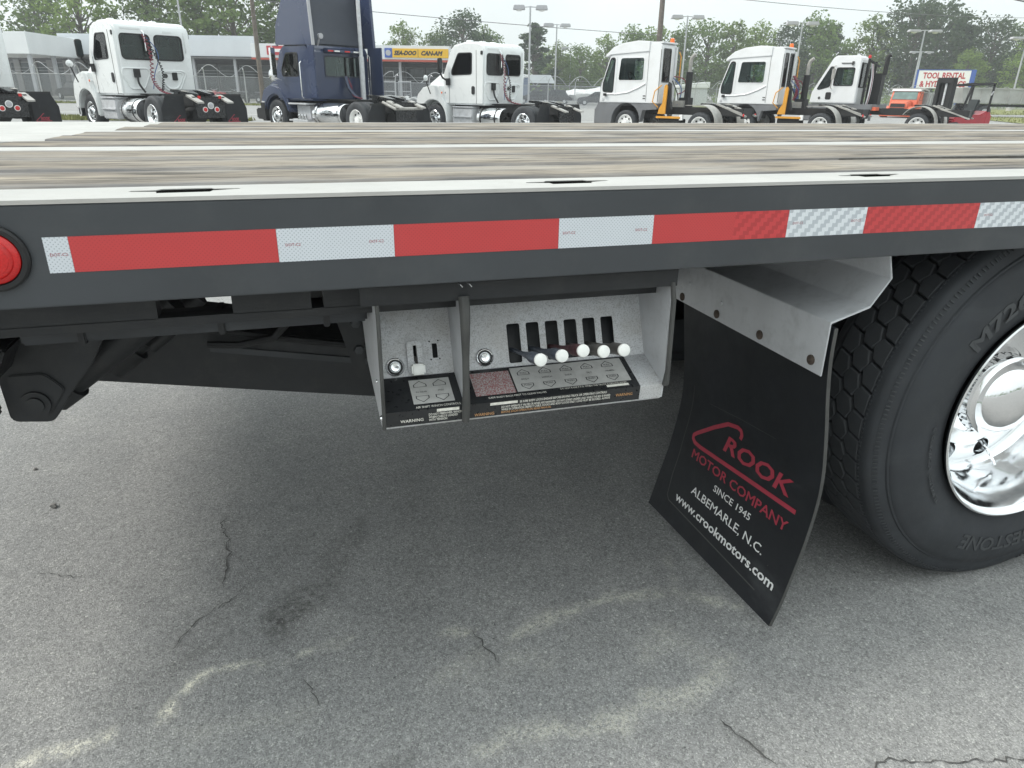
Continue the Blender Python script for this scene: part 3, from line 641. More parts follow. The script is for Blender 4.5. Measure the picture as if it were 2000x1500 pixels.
# ---------------- mud flap bracket
out_ = [(1.087, .660), (1.086, .783), (1.180, .812), (1.219, .869), (1.200, .926)]
th = .004
b = MB(); inn = [(x+th*.9, z-th*.3) for x, z in out_]
inn = [(1.091, .660), (1.090, .779), (1.182, .8075), (1.2235, .869), (1.2045, .926)]
prof = out_+inn[::-1]; b.prism(prof, 'y', .03, .70); mfb = b.build('mud_flap_bracket', M['galv'], truck, bevel=.0012, smooth=0)
for y, z in ((.067, .686), (.255, .682), (.447, .678), (.631, .676)):
    b = MB(); b.lathe([(0, .0115), (-.003, .0115), (-.005, .0085), (-.006, .0003)], (1.0868, y, z), 'x', 16); b.build('bolt', M['bolt'], mfb)
for y, z in ((.432, .712), (.60, .722)):
    b = MB(); b.lathe([(0, .007), (-.003, .006), (-.004, .0003)], (1.0868, y, z), 'x', 12); b.build('bolt', M['galv'], mfb)
b = MB(); b.box(1.075, 1.23, .62, .72, .79, .93); b.build('bracket_mount', M['under'], mfb)
# mud flap: hangs from the bracket, lower half curls to the rear
FP = [(-.10, 1.02), (0.0, 1.055), (.1, 1.088), (.2, 1.115), (.35, 1.130), (.5, 1.118), (.62, 1.104), (.72, 1.0955), (.9, 1.0955)]
def fx(z):
    for i in range(len(FP)-1):
        if z <= FP[i+1][0]:
            p0 = FP[max(i-1, 0)]; p1, p2 = FP[i], FP[i+1]; p3 = FP[min(i+2, len(FP)-1)]; t = (z-p1[0])/(p2[0]-p1[0])
            m1 = (p2[1]-p0[1])/(p2[0]-p0[0])*(p2[0]-p1[0]); m2 = (p3[1]-p1[1])/(p3[0]-p1[0])*(p2[0]-p1[0])
            return (2*t**3-3*t*t+1)*p1[1]+(t**3-2*t*t+t)*m1+(-2*t**3+3*t*t)*p2[1]+(t**3-t*t)*m2
    return FP[-1][1]
def flap(y, zn, o=0.):
    k = sm((.72-zn)/.5); z = zn+.055*(.33-y)*k
    w_ = max(0., min(1., (y-.031)/.621)); yy = y+.012*math.sin(zn*9)*w_*k-.014*(1-w_)*sm((.70-zn)/.3)-.012*(1-w_)*sm((.2-zn)/.2)
    e = .004; s = (fx(zn+e)-fx(zn-e))/(2*e); n = Vector((-1, 0, s)).normalized()
    return Vector((fx(zn)+.0055*(1 if zn < .7 else 1), yy, z))+n*o
b = MB(); NY, NZ = 10, 40; v = []
zs = [-.013+(.768+.013)*j/NZ for j in range(NZ+1)]; ysf = [.031+(.652-.031)*i/NY for i in range(NY+1)]
for o in (.0, -.009):
    for z in zs:
        for y in ysf: v.append(flap(y, z, o))
n = NY+1; Q = (NZ+1)*n; f = []
for j in range(NZ):
    for i in range(NY):
        a = j*n+i; f += [(a, a+1, a+n+1, a+n), (Q+a, Q+a+n, Q+a+n+1, Q+a+1)]
for j in range(NZ):
    for i in (0, NY): a = j*n+i; f.append((a, a+n, Q+a+n, Q+a))
for i in range(NY):
    for j in (0, NZ): a = j*n+i; f.append((a, a+1, Q+a+1, Q+a))
b.add(v, f); mf = b.build('mud_flap', M['flap'], truck, smooth=40)
b = MB()
for j in range(NZ):
    z0, z1 = zs[j], zs[j+1]; q = [flap(.0305, z0, .0003), flap(.0305, z1, .0003), flap(.0305, z1, -.0093), flap(.0305, z0, -.0093)]
    b.add(q, [(0, 1, 2, 3)])
b.build('flap_edge', M['trim'], mf)
# moulded border line on the flap
def band(pts, w, o, mat, name, closed=False, sub=14, h=.0):
    m = MB(); P = []
    for (y0, z0), (y1, z1) in zip(pts[:-1], pts[1:]):
        for t in range(sub): P.append(Vector((y0+(y1-y0)*t/sub, z0+(z1-z0)*t/sub)))
    P.append(Vector(pts[-1])); L = []
    for i, p in enumerate(P):
        d = (P[min(i+1, len(P)-1)]-P[max(i-1, 0)]).normalized(); nn = Vector((-d.y, d.x)); L += [flap(*(p+nn*w/2), o), flap(*(p-nn*w/2), o)]
    m.add(L, [(2*i, 2*i+1, 2*i+3, 2*i+2) for i in range(len(P)-1)]); return m.build(name, mat, mf)
def smoothpts(pts, r=.02): 
    q = rpoly(pts, r, 5); return q
band([(.585, .42), (.59, .25), (.585, .12), (.575, .055), (.56, .044), (.3, .036), (.115, .030)], .0035, .0012, M['trim'], 'flap_border')
band([(.50, .395), (.35, .41), (.2, .42)], .0015, .0008, M['trim'], 'flap_border')
fo = .0011
def ft(s, yl, yr, z, size, mat, bold=0, shear=0, dz=0.):
    o = text('flap_lettering', s, size, mat, mf, lambda a, bb, q: flap(yl-a, z+bb+dz*a/(yl-yr), fo), bold=bold, shear=shear, align='LEFT', width=yl-yr, sub=.004); return o
ft('ROOK', .400, .112, .291, .068, M['decalred'], .0017, .18)
ft('MOTOR COMPANY', .527, .092, .205, .040, M['decalred'], .0006)
ft('SINCE 1945', .388, .218, .163, .027, M['decalwhite'], .0002)
ft('ALBEMARLE, N.C.', .474, .138, .112, .033, M['decalwhite'], .0002)
ft('www.crookmotors.com', .533, .066, .061, .035, M['decalwhite'], .0007)
arc = [(.338, .352), (.334, .366), (.340, .378), (.356, .381), (.40, .372), (.46, .335), (.53, .285), (.545, .272), (.544, .261), (.530, .252), (.5, .250), (.3, .259), (.082, .268)]
band(arc, .0125, fo+.0002, M['decalred'], 'flap_lettering', sub=10)

# ---------------- rear wheels
HC = Vector((1.842, .06, .467))
def make_tyre(y0, y1, treads):
    """tyre around HC between y0 (outer) and y1"""
    w = y1-y0; pr = [(.022, .292), (.014, .300), (.010, .312), (.004, .335), (-.004, .365), (-.008, .395), (-.006, .425), (.000, .448), (.005, .464), (.008, .466), (.009, .471), (.013, .473), (.014, .480), (.019, .501), (.026, .513), (.036, .5195), (.054, .5220), (.056, .506)]
    pr2 = [(w-a, r) for a, r in pr[::-1]]
    m = MB(); m.lathe([(y0-HC.y+a, r) for a, r in pr+pr2], HC, 'y', 144)
    m.v = [(x, y, max(z, GZ)) for x, y, z in m.v]
    return m
def make_wheel():
    # wheel: polished deep-dish disc with hand holes
    m = MB(); n = 160
    prof = [(.004, .3035), (-.004, .3065), (-.006, .302), (.002, .292), (.012, .288), (.030, .283), (.060, .276), (.10, .270), (.135, .264), (.158, .259), (.172, .252), (.180, .243), (.1825, .232)]
    m.lathe(prof, HC, 'y', n)
    rings = [.232-.0052*i for i in range(12)]       # hand hole zone .232 -> .175
    def yo(r): return .1825-.006*math.sin((.232-r)/.057*PI/2)
    cells = []; vs = []; hr, hd = .027, .2035
    hc = [(2*PI*k/10-.009) for k in range(10)]
    for r in rings:
        for k in range(n):
            t = 2*PI*k/n; p = Vector((r*math.cos(t), r*math.sin(t)))
            for h in hc:
                c = Vector((hd*math.cos(h), hd*math.sin(h))); d = p-c
                if hr*.72 < d.length < hr*1.22: p = c+d.normalized()*hr
            vs.append((HC.x+p.x, HC.y+yo(r), HC.z+p.y))
    fs = []
    for i in range(len(rings)-1):
        for k in range(n):
            q = (i*n+k, i*n+(k+1) % n, (i+1)*n+(k+1) % n, (i+1)*n+k)
            ctr = Vector((sum(vs[a][0] for a in q)/4-HC.x, sum(vs[a][2] for a in q)/4-HC.z))
            if all((ctr-Vector((hd*math.cos(h), hd*math.sin(h)))).length > hr*.98 for h in hc): fs.append(q)
    m.add(vs, fs); m.lathe([(yo(rings[-1]), rings[-1]), (.1765, .165), (.175, .12), (.175, .05)], HC, 'y', n)
    m.lathe([(.225, .28), (.235, .20), (.235, .10)], HC, 'y', 48)
    return m
wheel = make_wheel().build('wheel', M['chrome'], truck, smooth=40)
b = MB(); hd = .2035
for k in range(10):
    h = 2*PI*k/10-.009; b = MB(); b.lathe([(.1785, .0268), (.205, .0262), (.212, .024)], HC+Vector((hd*math.cos(h), 0, hd*math.sin(h))), 'y', 20); b.build('hand_hole_edge', M['chrome'], wheel)
b = MB(); b.lathe([(.214, .262), (.216, .15)], HC, 'y', 40); b.build('brake_drum', M['black'], wheel)
# hub cover with its chrome nut covers
b = MB(); b.lathe([(.177, .135), (.168, .134), (.160, .128), (.156, .121), (.150, .117)], HC, 'y', 64)
n0 = len(b.v); b.lathe([(.152, .115), (.122, .113)], HC, 'y', 240)
for i in range(n0, len(b.v)):
    x, y, z = b.v[i]; dx, dz = x-HC.x, z-HC.z; k = 1+.02*math.cos(30*math.atan2(dz, dx)); b.v[i] = (HC.x+dx*k, y, HC.z+dz*k)
b.lathe([(.126, .110), (.120, .117), (.110, .116), (.106, .106), (.103, .1035), (.094, .100), (.082, .091), (.071, .075), (.063, .055), (.058, .03), (.056, .0005)], HC, 'y', 72); b.build('hub_cover', M['mirror'], wheel, smooth=30)
h = R(291); b = MB(); a = HC+Vector((.200*math.cos(h), .195, .200*math.sin(h))); b.tube([a, a+Vector((-.004, -.035, -.012)), a+Vector((-.004, -.06, -.035)), a+Vector((-.002, -.066, -.045))], [.0045, .004, .0045, .005], 10); b.build('valve_stem', M['mirror'], wheel)
ty = make_tyre(.062, .062+.262, True).build('tyre', M['rubber'], wheel, smooth=40)
ty2 = make_tyre(.062+.30, .062+.562, True).build('tyre', M['rubber'], wheel, smooth=40)
# tread blocks: three rows of long hexagons and two shoulder ribs of sipes
def tread_block(yc, hw, ang, skew, rows_r=.505, top=.524):
    w_, a_ = .0300, .0155; lo = -.0215; pts = {0: [(-w_, 0), (-a_, -1), (a_, -1), (w_, 0), (a_, 1), (-a_, 1)], -1: [(lo, 0), (lo, -1), (a_, -1), (w_, 0), (a_, 1), (lo, 1)], 1: [(-w_, 0), (-a_, -1), (-lo, -1), (-lo, 0), (-lo, 1), (-a_, 1)]}[hw]
    m = MB(); v = []
    for rr_, k in ((rows_r, 1.), (top-.002, 1.), (top, .90)):
        for y, a in pts:
            t = ang*a*k+skew*(y/.025); v.append((-rr_*math.cos(t), yc+y*k, rr_*math.sin(t)))
    n = 6; f = [(i*n+j, i*n+(j+1) % n, (i+1)*n+(j+1) % n, (i+1)*n+j) for i in range(2) for j in range(n)]+[list(range(12, 18))]
    m.add(v, f); return m
NB = 52
pitch = 2*PI/NB
rows = [(.1395, -1, .0), (.190, 0, .5), (.2405, 1, .0)]
protos = []
first = {}
for ti, yb in ((0, 0.0), (1, .30)):
    stuff = MB()
    for ri, (yc, hw, off) in enumerate(rows):
        ang = pitch*.5*.90
        for k in range(NB):
            a = (k+off)*pitch
            ad = math.degrees(a) % 360; ad = ad-360 if ad > 180 else ad       # 0 faces the rear of the truck
            z = HC.z+.523*math.sin(a)
            if ti == 0 and -62 < ad < 75:
                if ri not in first:
                    m = tread_block(yc-.06+yb, hw, ang, .012); o = m.build('tread_block', M['tread'], wheel, smooth=25); first[ri] = o
                else:
                    o = bpy.data.objects.new('tread_block', first[ri].data); COL.objects.link(o); o.parent = wheel
                o.location = HC; o.rotation_euler = (0, a, 0)
            elif z > GZ+.03:
                m = tread_block(yc-.06+yb, hw, ang, .012); ca, sa = math.cos(a), math.sin(a)
                stuff.add([(HC.x+x*ca+zz*sa, HC.y+y, HC.z-x*sa+zz*ca) for x, y, zz in m.v], m.f)
    tag(stuff.build('tread_blocks', M['tread'], wheel, smooth=25), kind='stuff')
# sipes along the shoulders
b = MB(); rs = random.Random(5)
for k in range(260):
    a = 2*PI*k/260+rs.uniform(-.003, .003); z = HC.z+.515*math.sin(a)
    if z < GZ+.02: continue
    for rad, yy, ln in ((.505, .083, .010), (.5225, .1150, .006)):
        p = HC+Vector((-rad*math.cos(a), yy-.06, rad*math.sin(a))); d = Vector((-math.cos(a), 0, math.sin(a))); t = Vector((math.sin(a), 0, math.cos(a)))
        q = [p-t*.002, p+t*.002, p+t*.002+Vector((0, ln if yy > .1 else 0, 0))-d*(0 if yy > .1 else ln), p-t*.002+Vector((0, ln if yy > .1 else 0, 0))-d*(0 if yy > .1 else ln)]
        if yy > .1:
            b.bar(p, p+Vector((0, -ln, 0)), .004, .0025, up=d)
        else: b.bar(p+Vector((0, -.002, 0)), p+Vector((0, -.008, 0))-d*.008, .003, .003, up=d)
tag(b.build('shoulder_sipes', M['letter'], wheel), kind='stuff')
# raised sidewall lettering, tops outward, clockwise
def sidewall(s, r, a0, size, width, bold=0.0, mat='letter'):
    def fn(x, y, z):
        rad = r+y; t = a0-x/r
        yy = .0545 if rad > .36 else .0575
        return (HC.x+rad*math.cos(t), yy-.0016-max(0, (.395-rad))*-.10*0+z, HC.z+rad*math.sin(t))
    return text('raised_lettering', s, size, M[mat], ty, fn, bold=bold, align='LEFT', width=width, depth=.0012)
sidewall('BRIDGESTONE', .375, R(306), .06, .39, .001)
sidewall('M726', .350, R(146), .060, .17, .002)
sidewall('TUBELESS  295/75R22.5', .352, R(218), .017, .24)
# far side wheels and axle
def clone_wheel(dy):
    w2 = mesh_copy(wheel, 'wheel', truck); w2.location = (0, 0, 0)
    t2 = mesh_copy(ty, 'tyre', w2); t3 = mesh_copy(ty2, 'tyre', w2)
    w2.scale = (1, -1, 1); w2.location = (0, dy, 0); return w2
clone_wheel(2.46)
b = MB(); b.tube([(HC.x, .2, HC.z), (HC.x, 1.0, HC.z)], .07, 16); b.tube([(HC.x, .9, HC.z), (HC.x, 1.05, HC.z), (HC.x, 1.4, HC.z), (HC.x, 1.55, HC.z)], [.08, .2, .2, .08], 20); b.tube([(HC.x, 1.4, HC.z), (HC.x, 2.26, HC.z)], .07, 16); b.build('rear_axle', M['under'], truck)
b = MB(); b.box(2.6, 4.2, .25, .9, .35, .85); b.box(2.6, 4.2, 1.6, 2.2, .35, .85); b.build('side_tank', M['under'], truck, bevel=.03)
# cab further forward (outside the frame, seen only in reflections)
b = MB(); b.prism([(5.7, .5), (5.7, 2.75), (5.9, 2.85), (7.2, 2.75), (7.8, 1.9), (8.9, 1.7), (9.1, 1.2), (9.1, .5)], 'y', .05, 2.4); b.build('cab', M['blackgl'], truck, bevel=.06)
BASE = Vector((1.8, 1.2, GZ)); truck.location = BASE
for c in truck.children: c.location = Vector(c.location)-BASE

# ------------------------------------------------------------------ ground
def axis_pts(lo, hi, f0, f1, fine, far):
    p = []; x = f0
    while x < f1: p.append(x); x += fine
    p.append(f1); s = fine; x = f1
    while x < hi: s = min(s*1.35, far); x += s; p.append(min(x, hi))
    s = fine; x = f0; q = []
    while x > lo: s = min(s*1.35, far); x -= s; q.append(max(x, lo))
    return q[::-1]+p
gx = axis_pts(-900, 900, -1.2, 2.3, .02, 60); gy = axis_pts(-500, 1200, -.75, 1.6, .02, 60)
nx, ny = len(gx), len(gy)
me = bpy.data.meshes.new('asphalt_lot')
me.from_pydata([(x, y, gz(x, y)) for y in gy for x in gx], [], [(j*nx+i, j*nx+i+1, (j+1)*nx+i+1, (j+1)*nx+i) for j in range(ny-1) for i in range(nx-1)])
me.materials.append(M['asphalt']); me.polygons.foreach_set('use_smooth', [True]*len(me.polygons))
ground = bpy.data.objects.new('asphalt_lot', me); COL.objects.link(ground); tag(ground, kind='structure')
def seg_d(p, a, b):
    d = b-a; t = max(0, min(1, (p-a).dot(d)/max(1e-9, d.length_squared))); return (p-a-d*t).length
V2 = lambda *a: Vector(a)
stl = [([(-.68, .10), (-.60, .14), (-.46, .149)], .028, .75), ([(-.351, .185), (-.331, .231), (-.278, .288)], .022, 1.0), ([(-.278, .288), (-.21, .291), (-.15, .28), (-.094, .272)], .014, .85), ([(-.06, .285), (-.021, .298), (.066, .307)], .014, .65),
       ([(.291, .262), (.354, .25)], .032, .6), ([(.45, .20), (.576, .252), (.763, .275), (.93, .25), (1.064, .15)], .03, .5), ([(.93, .25), (.97, .33), (.994, .418)], .018, .3),
       ([(.925, -.02), (.86, -.06), (.764, -.087), (.70, -.06)], .05, .42), ([(.764, -.087), (.588, -.111), (.366, -.076), (.30, -.10)], .045, .42), ([(.25, .12), (.36, .16), (.5, .1)], .07, .16), ([(.9, -.05), (.84, .1), (.75, .05)], .07, .2), ([(-.34, .12), (-.05, .1)], .06, .1)]
oil = [([(-.12, .42), (-.03, .50)], .085, 1.0), ([(.0, .6), (.14, .85)], .05, .5), ([(-.45, .25), (-.25, .5), (-.05, .8)], .10, .22), ([(.2, .3), (.3, .75), (.35, 1.2)], .12, .22), ([(-.2, .55), (-.25, 1.0)], .08, .2), ([(-.03, .5), (.06, .62), (.12, .75)], .035, .6), ([(-.25, .40), (-.36, .33)], .05, .45), ([(.10, -.08), (.15, -.07)], .03, .75), ([(-.27, .98), (-.27, .75), (-.27, .60)], .02, .5), ([(.35, .16), (.36, .25)], .02, .5), ([(-.39, .03), (-.37, .04)], .03, .6), ([(.83, -.19), (.86, -.26)], .025, .5)]
for nm, ls in (('stain', stl), ('oil', oil)):
    at = me.attributes.new(nm, 'FLOAT', 'POINT'); data = [0.0]*(nx*ny)
    for pl, w, a in ls:
        pl = [V2(*p) for p in pl]; x0 = min(p.x for p in pl)-3*w; x1 = max(p.x for p in pl)+3*w; y0 = min(p.y for p in pl)-3*w; y1 = max(p.y for p in pl)+3*w
        for j, y in enumerate(gy):
            if not y0 < y < y1: continue
            for i, x in enumerate(gx):
                if x0 < x < x1:
                    p = V2(x, y); wv = w*(.8 if nm == 'stain' else 1.)*(.55+.9*abs(noise.noise((x*9, y*9, w*50))))
                    p = p+V2(noise.noise((x*14, y*14, 2)), noise.noise((x*14, y*14, 7)))*.014
                    d = min(seg_d(p, c, e) for c, e in zip(pl[:-1], pl[1:])); k = sm(1-d/(wv*1.5))*a
                    if k > data[j*nx+i]: data[j*nx+i] = k
    at.data.foreach_set('value', data)
rc = random.Random(11)
def crack(pts, w):
    b = MB(); P = []
    for (x0, y0), (x1, y1) in zip(pts[:-1], pts[1:]):
        n = max(3, int(math.hypot(x1-x0, y1-y0)/.012))
        for t in range(n): P.append(V2(x0+(x1-x0)*t/n, y0+(y1-y0)*t/n))
    P.append(V2(*pts[-1])); P = [p+V2(rc.gauss(0, .0035), rc.gauss(0, .0035)) for p in P]; L = []
    for i, p in enumerate(P):
        d = (P[min(i+1, len(P)-1)]-P[max(i-1, 0)]).normalized(); nn = V2(-d.y, d.x); ww = w*rc.uniform(.15, 1)*min(1, .2+min(i, len(P)-1-i)*.3)
        L += [(*(p+nn*ww/2), GZ+.003), (*(p-nn*ww/2), GZ+.003)]
    b.add(L, [(2*i, 2*i+1, 2*i+3, 2*i+2) for i in range(len(P)-1)]); o = b.build('pavement_crack', M['crack'], ground, smooth=0); return o
crack([(-.258, .982), (-.30, .93), (-.265, .83), (-.263, .715), (-.269, .60)], .006)
crack([(-.20, .60), (-.23, .55), (-.30, .50), (-.34, .44), (-.37, .38)], .004)
crack([(-.782, .81), (-.73, .80), (-.70, .775), (-.64, .76)], .004)
crack([(-.06, .20), (-.038, .156), (-.03, .12)], .005)
crack([(.818, -.16), (.829, -.194), (.85, -.25), (.87, -.30)], .007)
crack([(.842, -.31), (.92, -.33), (.97, -.36), (1.035, -.37), (1.10, -.352), (1.159, -.374), (1.25, -.40), (1.371, -.428), (1.6, -.5)], .0045)
crack([(.36, .25), (.375, .19), (.39, .13)], .004)
for k, (x, y, s) in enumerate(((-.825, 1.178, .011), (-.96, 1.47, .007))):
    m = MB(); n = 7; vs = []
    for i in range(1, n-1):
        for j in range(8):
            a, c = PI*i/(n-1), 2*PI*j/8; q = Vector((math.sin(a)*math.cos(c), math.sin(a)*math.sin(c), math.cos(a)*.7)); q *= s*(1+.5*noise.noise(q*1.7+Vector((k, 0, 0)))); vs.append((x+q.x, y+q.y, GZ+.0+s*.55+q.z))
    m.add(vs, [(i*8+j, i*8+(j+1) % 8, (i+1)*8+(j+1) % 8, (i+1)*8+j) for i in range(n-3) for j in range(8)]+[list(range(8))[::-1], list(range((n-3)*8, (n-2)*8))])
    o = m.build('pebble', M['stone'], None, smooth=30)
    tag(o, ('small grey stone lying on the asphalt at the left edge of the frame', 'dark crumb of gravel on the asphalt behind the truck below the tow bracket')[k], 'stone')

# grass areas and kerb
def sheet(name, poly, mat, h, sub=6, kind='structure'):
    bm = bmesh.new(); vs = [bm.verts.new(B(*p)) for p in poly]; bm.faces.new(vs); bmesh.ops.triangulate(bm, faces=bm.faces)
    for _ in range(sub):
        ed = [e for e in bm.edges if e.calc_length() > 6]
        if not ed: break
        bmesh.ops.subdivide_edges(bm, edges=ed, cuts=1); bmesh.ops.triangulate(bm, faces=bm.faces)
    for v in bm.verts: v.co.z = gz(v.co.x, v.co.y)+h
    me = bpy.data.meshes.new(name); bm.to_mesh(me); bm.free(); me.materials.append(mat)
    if me.polygons and me.polygons[0].normal.z < 0: me.flip_normals()
    o = bpy.data.objects.new(name, me); COL.objects.link(o); return tag(o, kind=kind)
GRASS = [[(-17.5, 28.8), (-11, 29.6), (-11, 31.6), (-19, 30.8)], [(-42, 54), (-14, 58), (-14, 61.5), (-43, 57.5)], [(16, 66), (60, 75), (150, 95), (150, 140), (16, 100)], [(31, 44), (70, 44), (90, 62), (36, 62)]]
for k, g in enumerate(GRASS): sheet('grass_verge', g, M['grass'], .02+.004*k)
b = MB(); rg = random.Random(2)
for g, n in zip(GRASS, (2200, 2500, 5000, 3500)):
    q = [Vector(p) for p in g]
    for _ in range(n):
        u, v = rg.random(), rg.random(); p = q[0]*(1-u)*(1-v)+q[1]*u*(1-v)+q[2]*u*v+q[3]*(1-u)*v
        c = B(p.x, p.y, .01); h = rg.uniform(.05, .2); a = rg.uniform(0, 2*PI); w = .05
        b.add([c+Vector((math.cos(a)*w, math.sin(a)*w, 0)), c-Vector((math.cos(a)*w, math.sin(a)*w, 0)), c+Vector((rg.uniform(-.06, .06), rg.uniform(-.06, .06), h))], [(0, 1, 2)])
tag(b.build('grass_tufts', M['grass'], norm=False, smooth=0), kind='stuff')
b = MB()
for la in range(-30, 12, 2):
    p, q = B(la, 40+la*.1, .006), B(la+2, 40+(la+2)*.1, .006); d = Vector((FX, FY, 0))*.07; b.add([p-d, q-d, q+d, p+d], [(0, 1, 2, 3)])
tag(b.build('painted_lane_line', M['signwhite'], None, smooth=0), kind='structure')

# ------------------------------------------------------------------ tractors
PHI = R(51)
RZ = PHI-YAW
def wheel_at(root, x, y, r, w, side, mat='chrome', hub='chrome', dual=False, rimr=.29):
    """tyre + rim; side -1 = left, outer face at x"""
    s = side; m = MB()
    pr = [(-.01, rimr), (.0, rimr+.02), (.01, r*.78), (.0, r*.9), (-.025, r*.97), (-.05, r), (-.10, r), (-.105, r-.015), (-.115, r-.015), (-.12, r), (-w+.10, r), (-w+.05, r), (-w+.025, r*.97), (-w, r*.9), (-w-.01, r*.78), (-w+.01, rimr)]
    m.lathe([(x+a*s-x, q) for a, q in pr], (x, y, r), 'x', 28); t = m.build('tyre', M['rubber'])
    m = MB(); dep = .12 if dual else .03
    m.lathe([(0, rimr+.012), (.008*s, rimr), (-.02*s, rimr-.02), (-dep*s, rimr-.05), (-(dep+.02)*s, rimr*.62), (-(dep-.03)*s, rimr*.55), (-(dep-.03)*s, rimr*.36), (-(dep-.10)*s, rimr*.34), (-(dep-.11)*s, .002)], (x, y, r), 'x', 28)
    w0 = m.build('wheel', M[mat], root); t.parent = w0
    m = MB()
    for k in range(8):
        a = 2*PI*k/8; m.lathe([(-(dep+.0)*s, .03), (-(dep-.012)*s, .03), (-(dep-.014)*s, .002)], (x, y+.205*math.cos(a), r+.205*math.sin(a)), 'x', 10)
    tag(m.build('hand_hole', M['black'], w0), kind='stuff')
    m = MB()
    for k in range(10):
        a = 2*PI*k/10+.3; m.lathe([(-dep*s, .016), (-(dep-.05)*s, .014), (-(dep-.055)*s, .001)], (x, y+.135*math.cos(a), r+.135*math.sin(a)), 'x', 8)
    tag(m.build('wheel_nut', M[hub], w0), kind='stuff')
    if dual:
        m = MB(); m.lathe([((a-.31)*s, q) for a, q in pr], (x, y, r), 'x', 28); m.build('tyre', M['rubber'], w0)
    return w0
CUT = []
def inset(poly, fr):
    c = Vector((sum(p[0] for p in poly)/len(poly), sum(p[1] for p in poly)/len(poly))); q = []
    for p in poly: d = Vector(p)-c; q.append(tuple(c+d*(1-fr/d.length*1.3)))
    return q
def side_win(root, x, poly, gl='glass', t=.012, fr=.035, frm='black', open_=True):
    s = -1 if x < 0 else 1; o_ = rpoly(poly, .09); i_ = rpoly(inset(poly, fr), .08)
    f = holes('window', o_, [i_], lambda a, b, z: (x+s*(t*.5)+z, a, b), M[frm], root, t)
    m = MB(); m.prism(rpoly(inset(poly, fr*.7), .08), 'x', x-.012*s, x-.006*s)
    m.build('pane', M['clear' if open_ else gl], f, smooth=0)
    if open_: CUT.append(('x', rpoly(inset(poly, fr*.6), .08), x-.2*s, x+.2*s))
    return f
def back_win(root, y, x0, x1, z0, z1, gl='glass', r=.09, fr=.035, t=.012, s=-1, frm='black', open_=True):
    f = holes('window', rr(x0, x1, z0, z1, r), [rr(x0+fr, x1-fr, z0+fr, z1-fr, r*.8)], lambda a, b, z: (a, y+s*t*.5+z, b), M[frm], root, t)
    m = MB(); m.prism(rr(x0+fr*.6, x1-fr*.6, z0+fr*.6, z1-fr*.6, r*.8), 'y', y-.012*s, y-.006*s); m.build('pane', M['clear' if open_ else gl], f, smooth=0)
    if open_: CUT.append(('y', rr(x0+fr*.5, x1-fr*.5, z0+fr*.5, z1-fr*.5, r*.8), y-.2, y+.2))
    return f
def hollow(cab, inner, ix0, ix1, screen=None):
    """scoop the cab out, cut its window openings, and seat a driver's interior in it"""
    cab.data.materials.append(M['interior']); cs = []
    m = MB(); m.prism(inner, 'x', ix0, ix1); cs.append(m)
    for ax_, pl, a, b in CUT: m = MB(); m.prism(pl, ax_, a, b); cs.append(m)
    if screen:
        m = MB(); m.bar(screen[0], screen[1], screen[2], .35, up=screen[3]); cs.append(m)
    CUT.clear(); tmp = []
    for k, m in enumerate(cs):
        c = m.build('cutter', [M['interior'], M['interior']], None, smooth=0)
        for p in c.data.polygons: p.material_index = 1
        md = cab.modifiers.new('cut', 'BOOLEAN'); md.operation = 'DIFFERENCE'; md.solver = 'EXACT'; md.object = c; tmp.append(c)
    dg = bpy.context.evaluated_depsgraph_get(); dg.update(); me = bpy.data.meshes.new_from_object(cab.evaluated_get(dg))
    cab.modifiers.clear(); old = cab.data; cab.data = me; me.name = 'cab'
    for c in tmp: bpy.data.objects.remove(c)
    me.polygons.foreach_set('use_smooth', [True]*len(me.polygons)); me.set_sharp_from_angle(angle=R(35))
def seat(cab, x, y, z):
    m = MB(); m.box(x-.25, x+.25, y-.05, y+.45, z-.12, z); m.prism([(y-.08, z-.05), (y+.06, z-.05), (y-.02, z+.62), (y-.14, z+.60)], 'x', x-.24, x+.24); m.prism([(y-.13, z+.63), (y-.03, z+.63), (y-.05, z+.86), (y-.13, z+.86)], 'x', x-.14, x+.14)
    m.build('seat', M['seat'], cab, bevel=.03)
def steering(cab, x, y, z):
    m = MB(); P = [(x+.22*math.cos(a*PI/8), y+.10*math.sin(a*PI/8), z+.18*math.sin(a*PI/8)) for a in range(17)]; m.tube(P, .018, 6); m.tube([(x, y, z), (x, y+.25, z-.3)], .03, 6); m.build('steering_wheel', M['black'], cab)
def hose(root, pts, r, mat, coil=0, name='air_hose'):
    P = [Vector(p) for p in pts]; out = []
    for i in range(len(P)-1):
        p0, p1, p2, p3 = P[max(i-1, 0)], P[i], P[i+1], P[min(i+2, len(P)-1)]
        for k in range(8):
            t = k/8; out.append(.5*((2*p1)+(-p0+p2)*t+(2*p0-5*p1+4*p2-p3)*t*t+(-p0+3*p1-3*p2+p3)*t**3))
    out.append(P[-1])
    if coil:
        o2 = []; n = len(out)*4
        for i in range(n):
            t = i/n*(len(out)-1); a = out[int(t)].lerp(out[min(int(t)+1, len(out)-1)], t-int(t)); th = i*1.1
            o2.append(a+Vector((math.cos(th)*coil, math.sin(th)*coil*.6, math.sin(th)*coil*.3)))
        out = o2
    m = MB(); m.tube(out, r, 5); return m.build(name, M[mat], root)
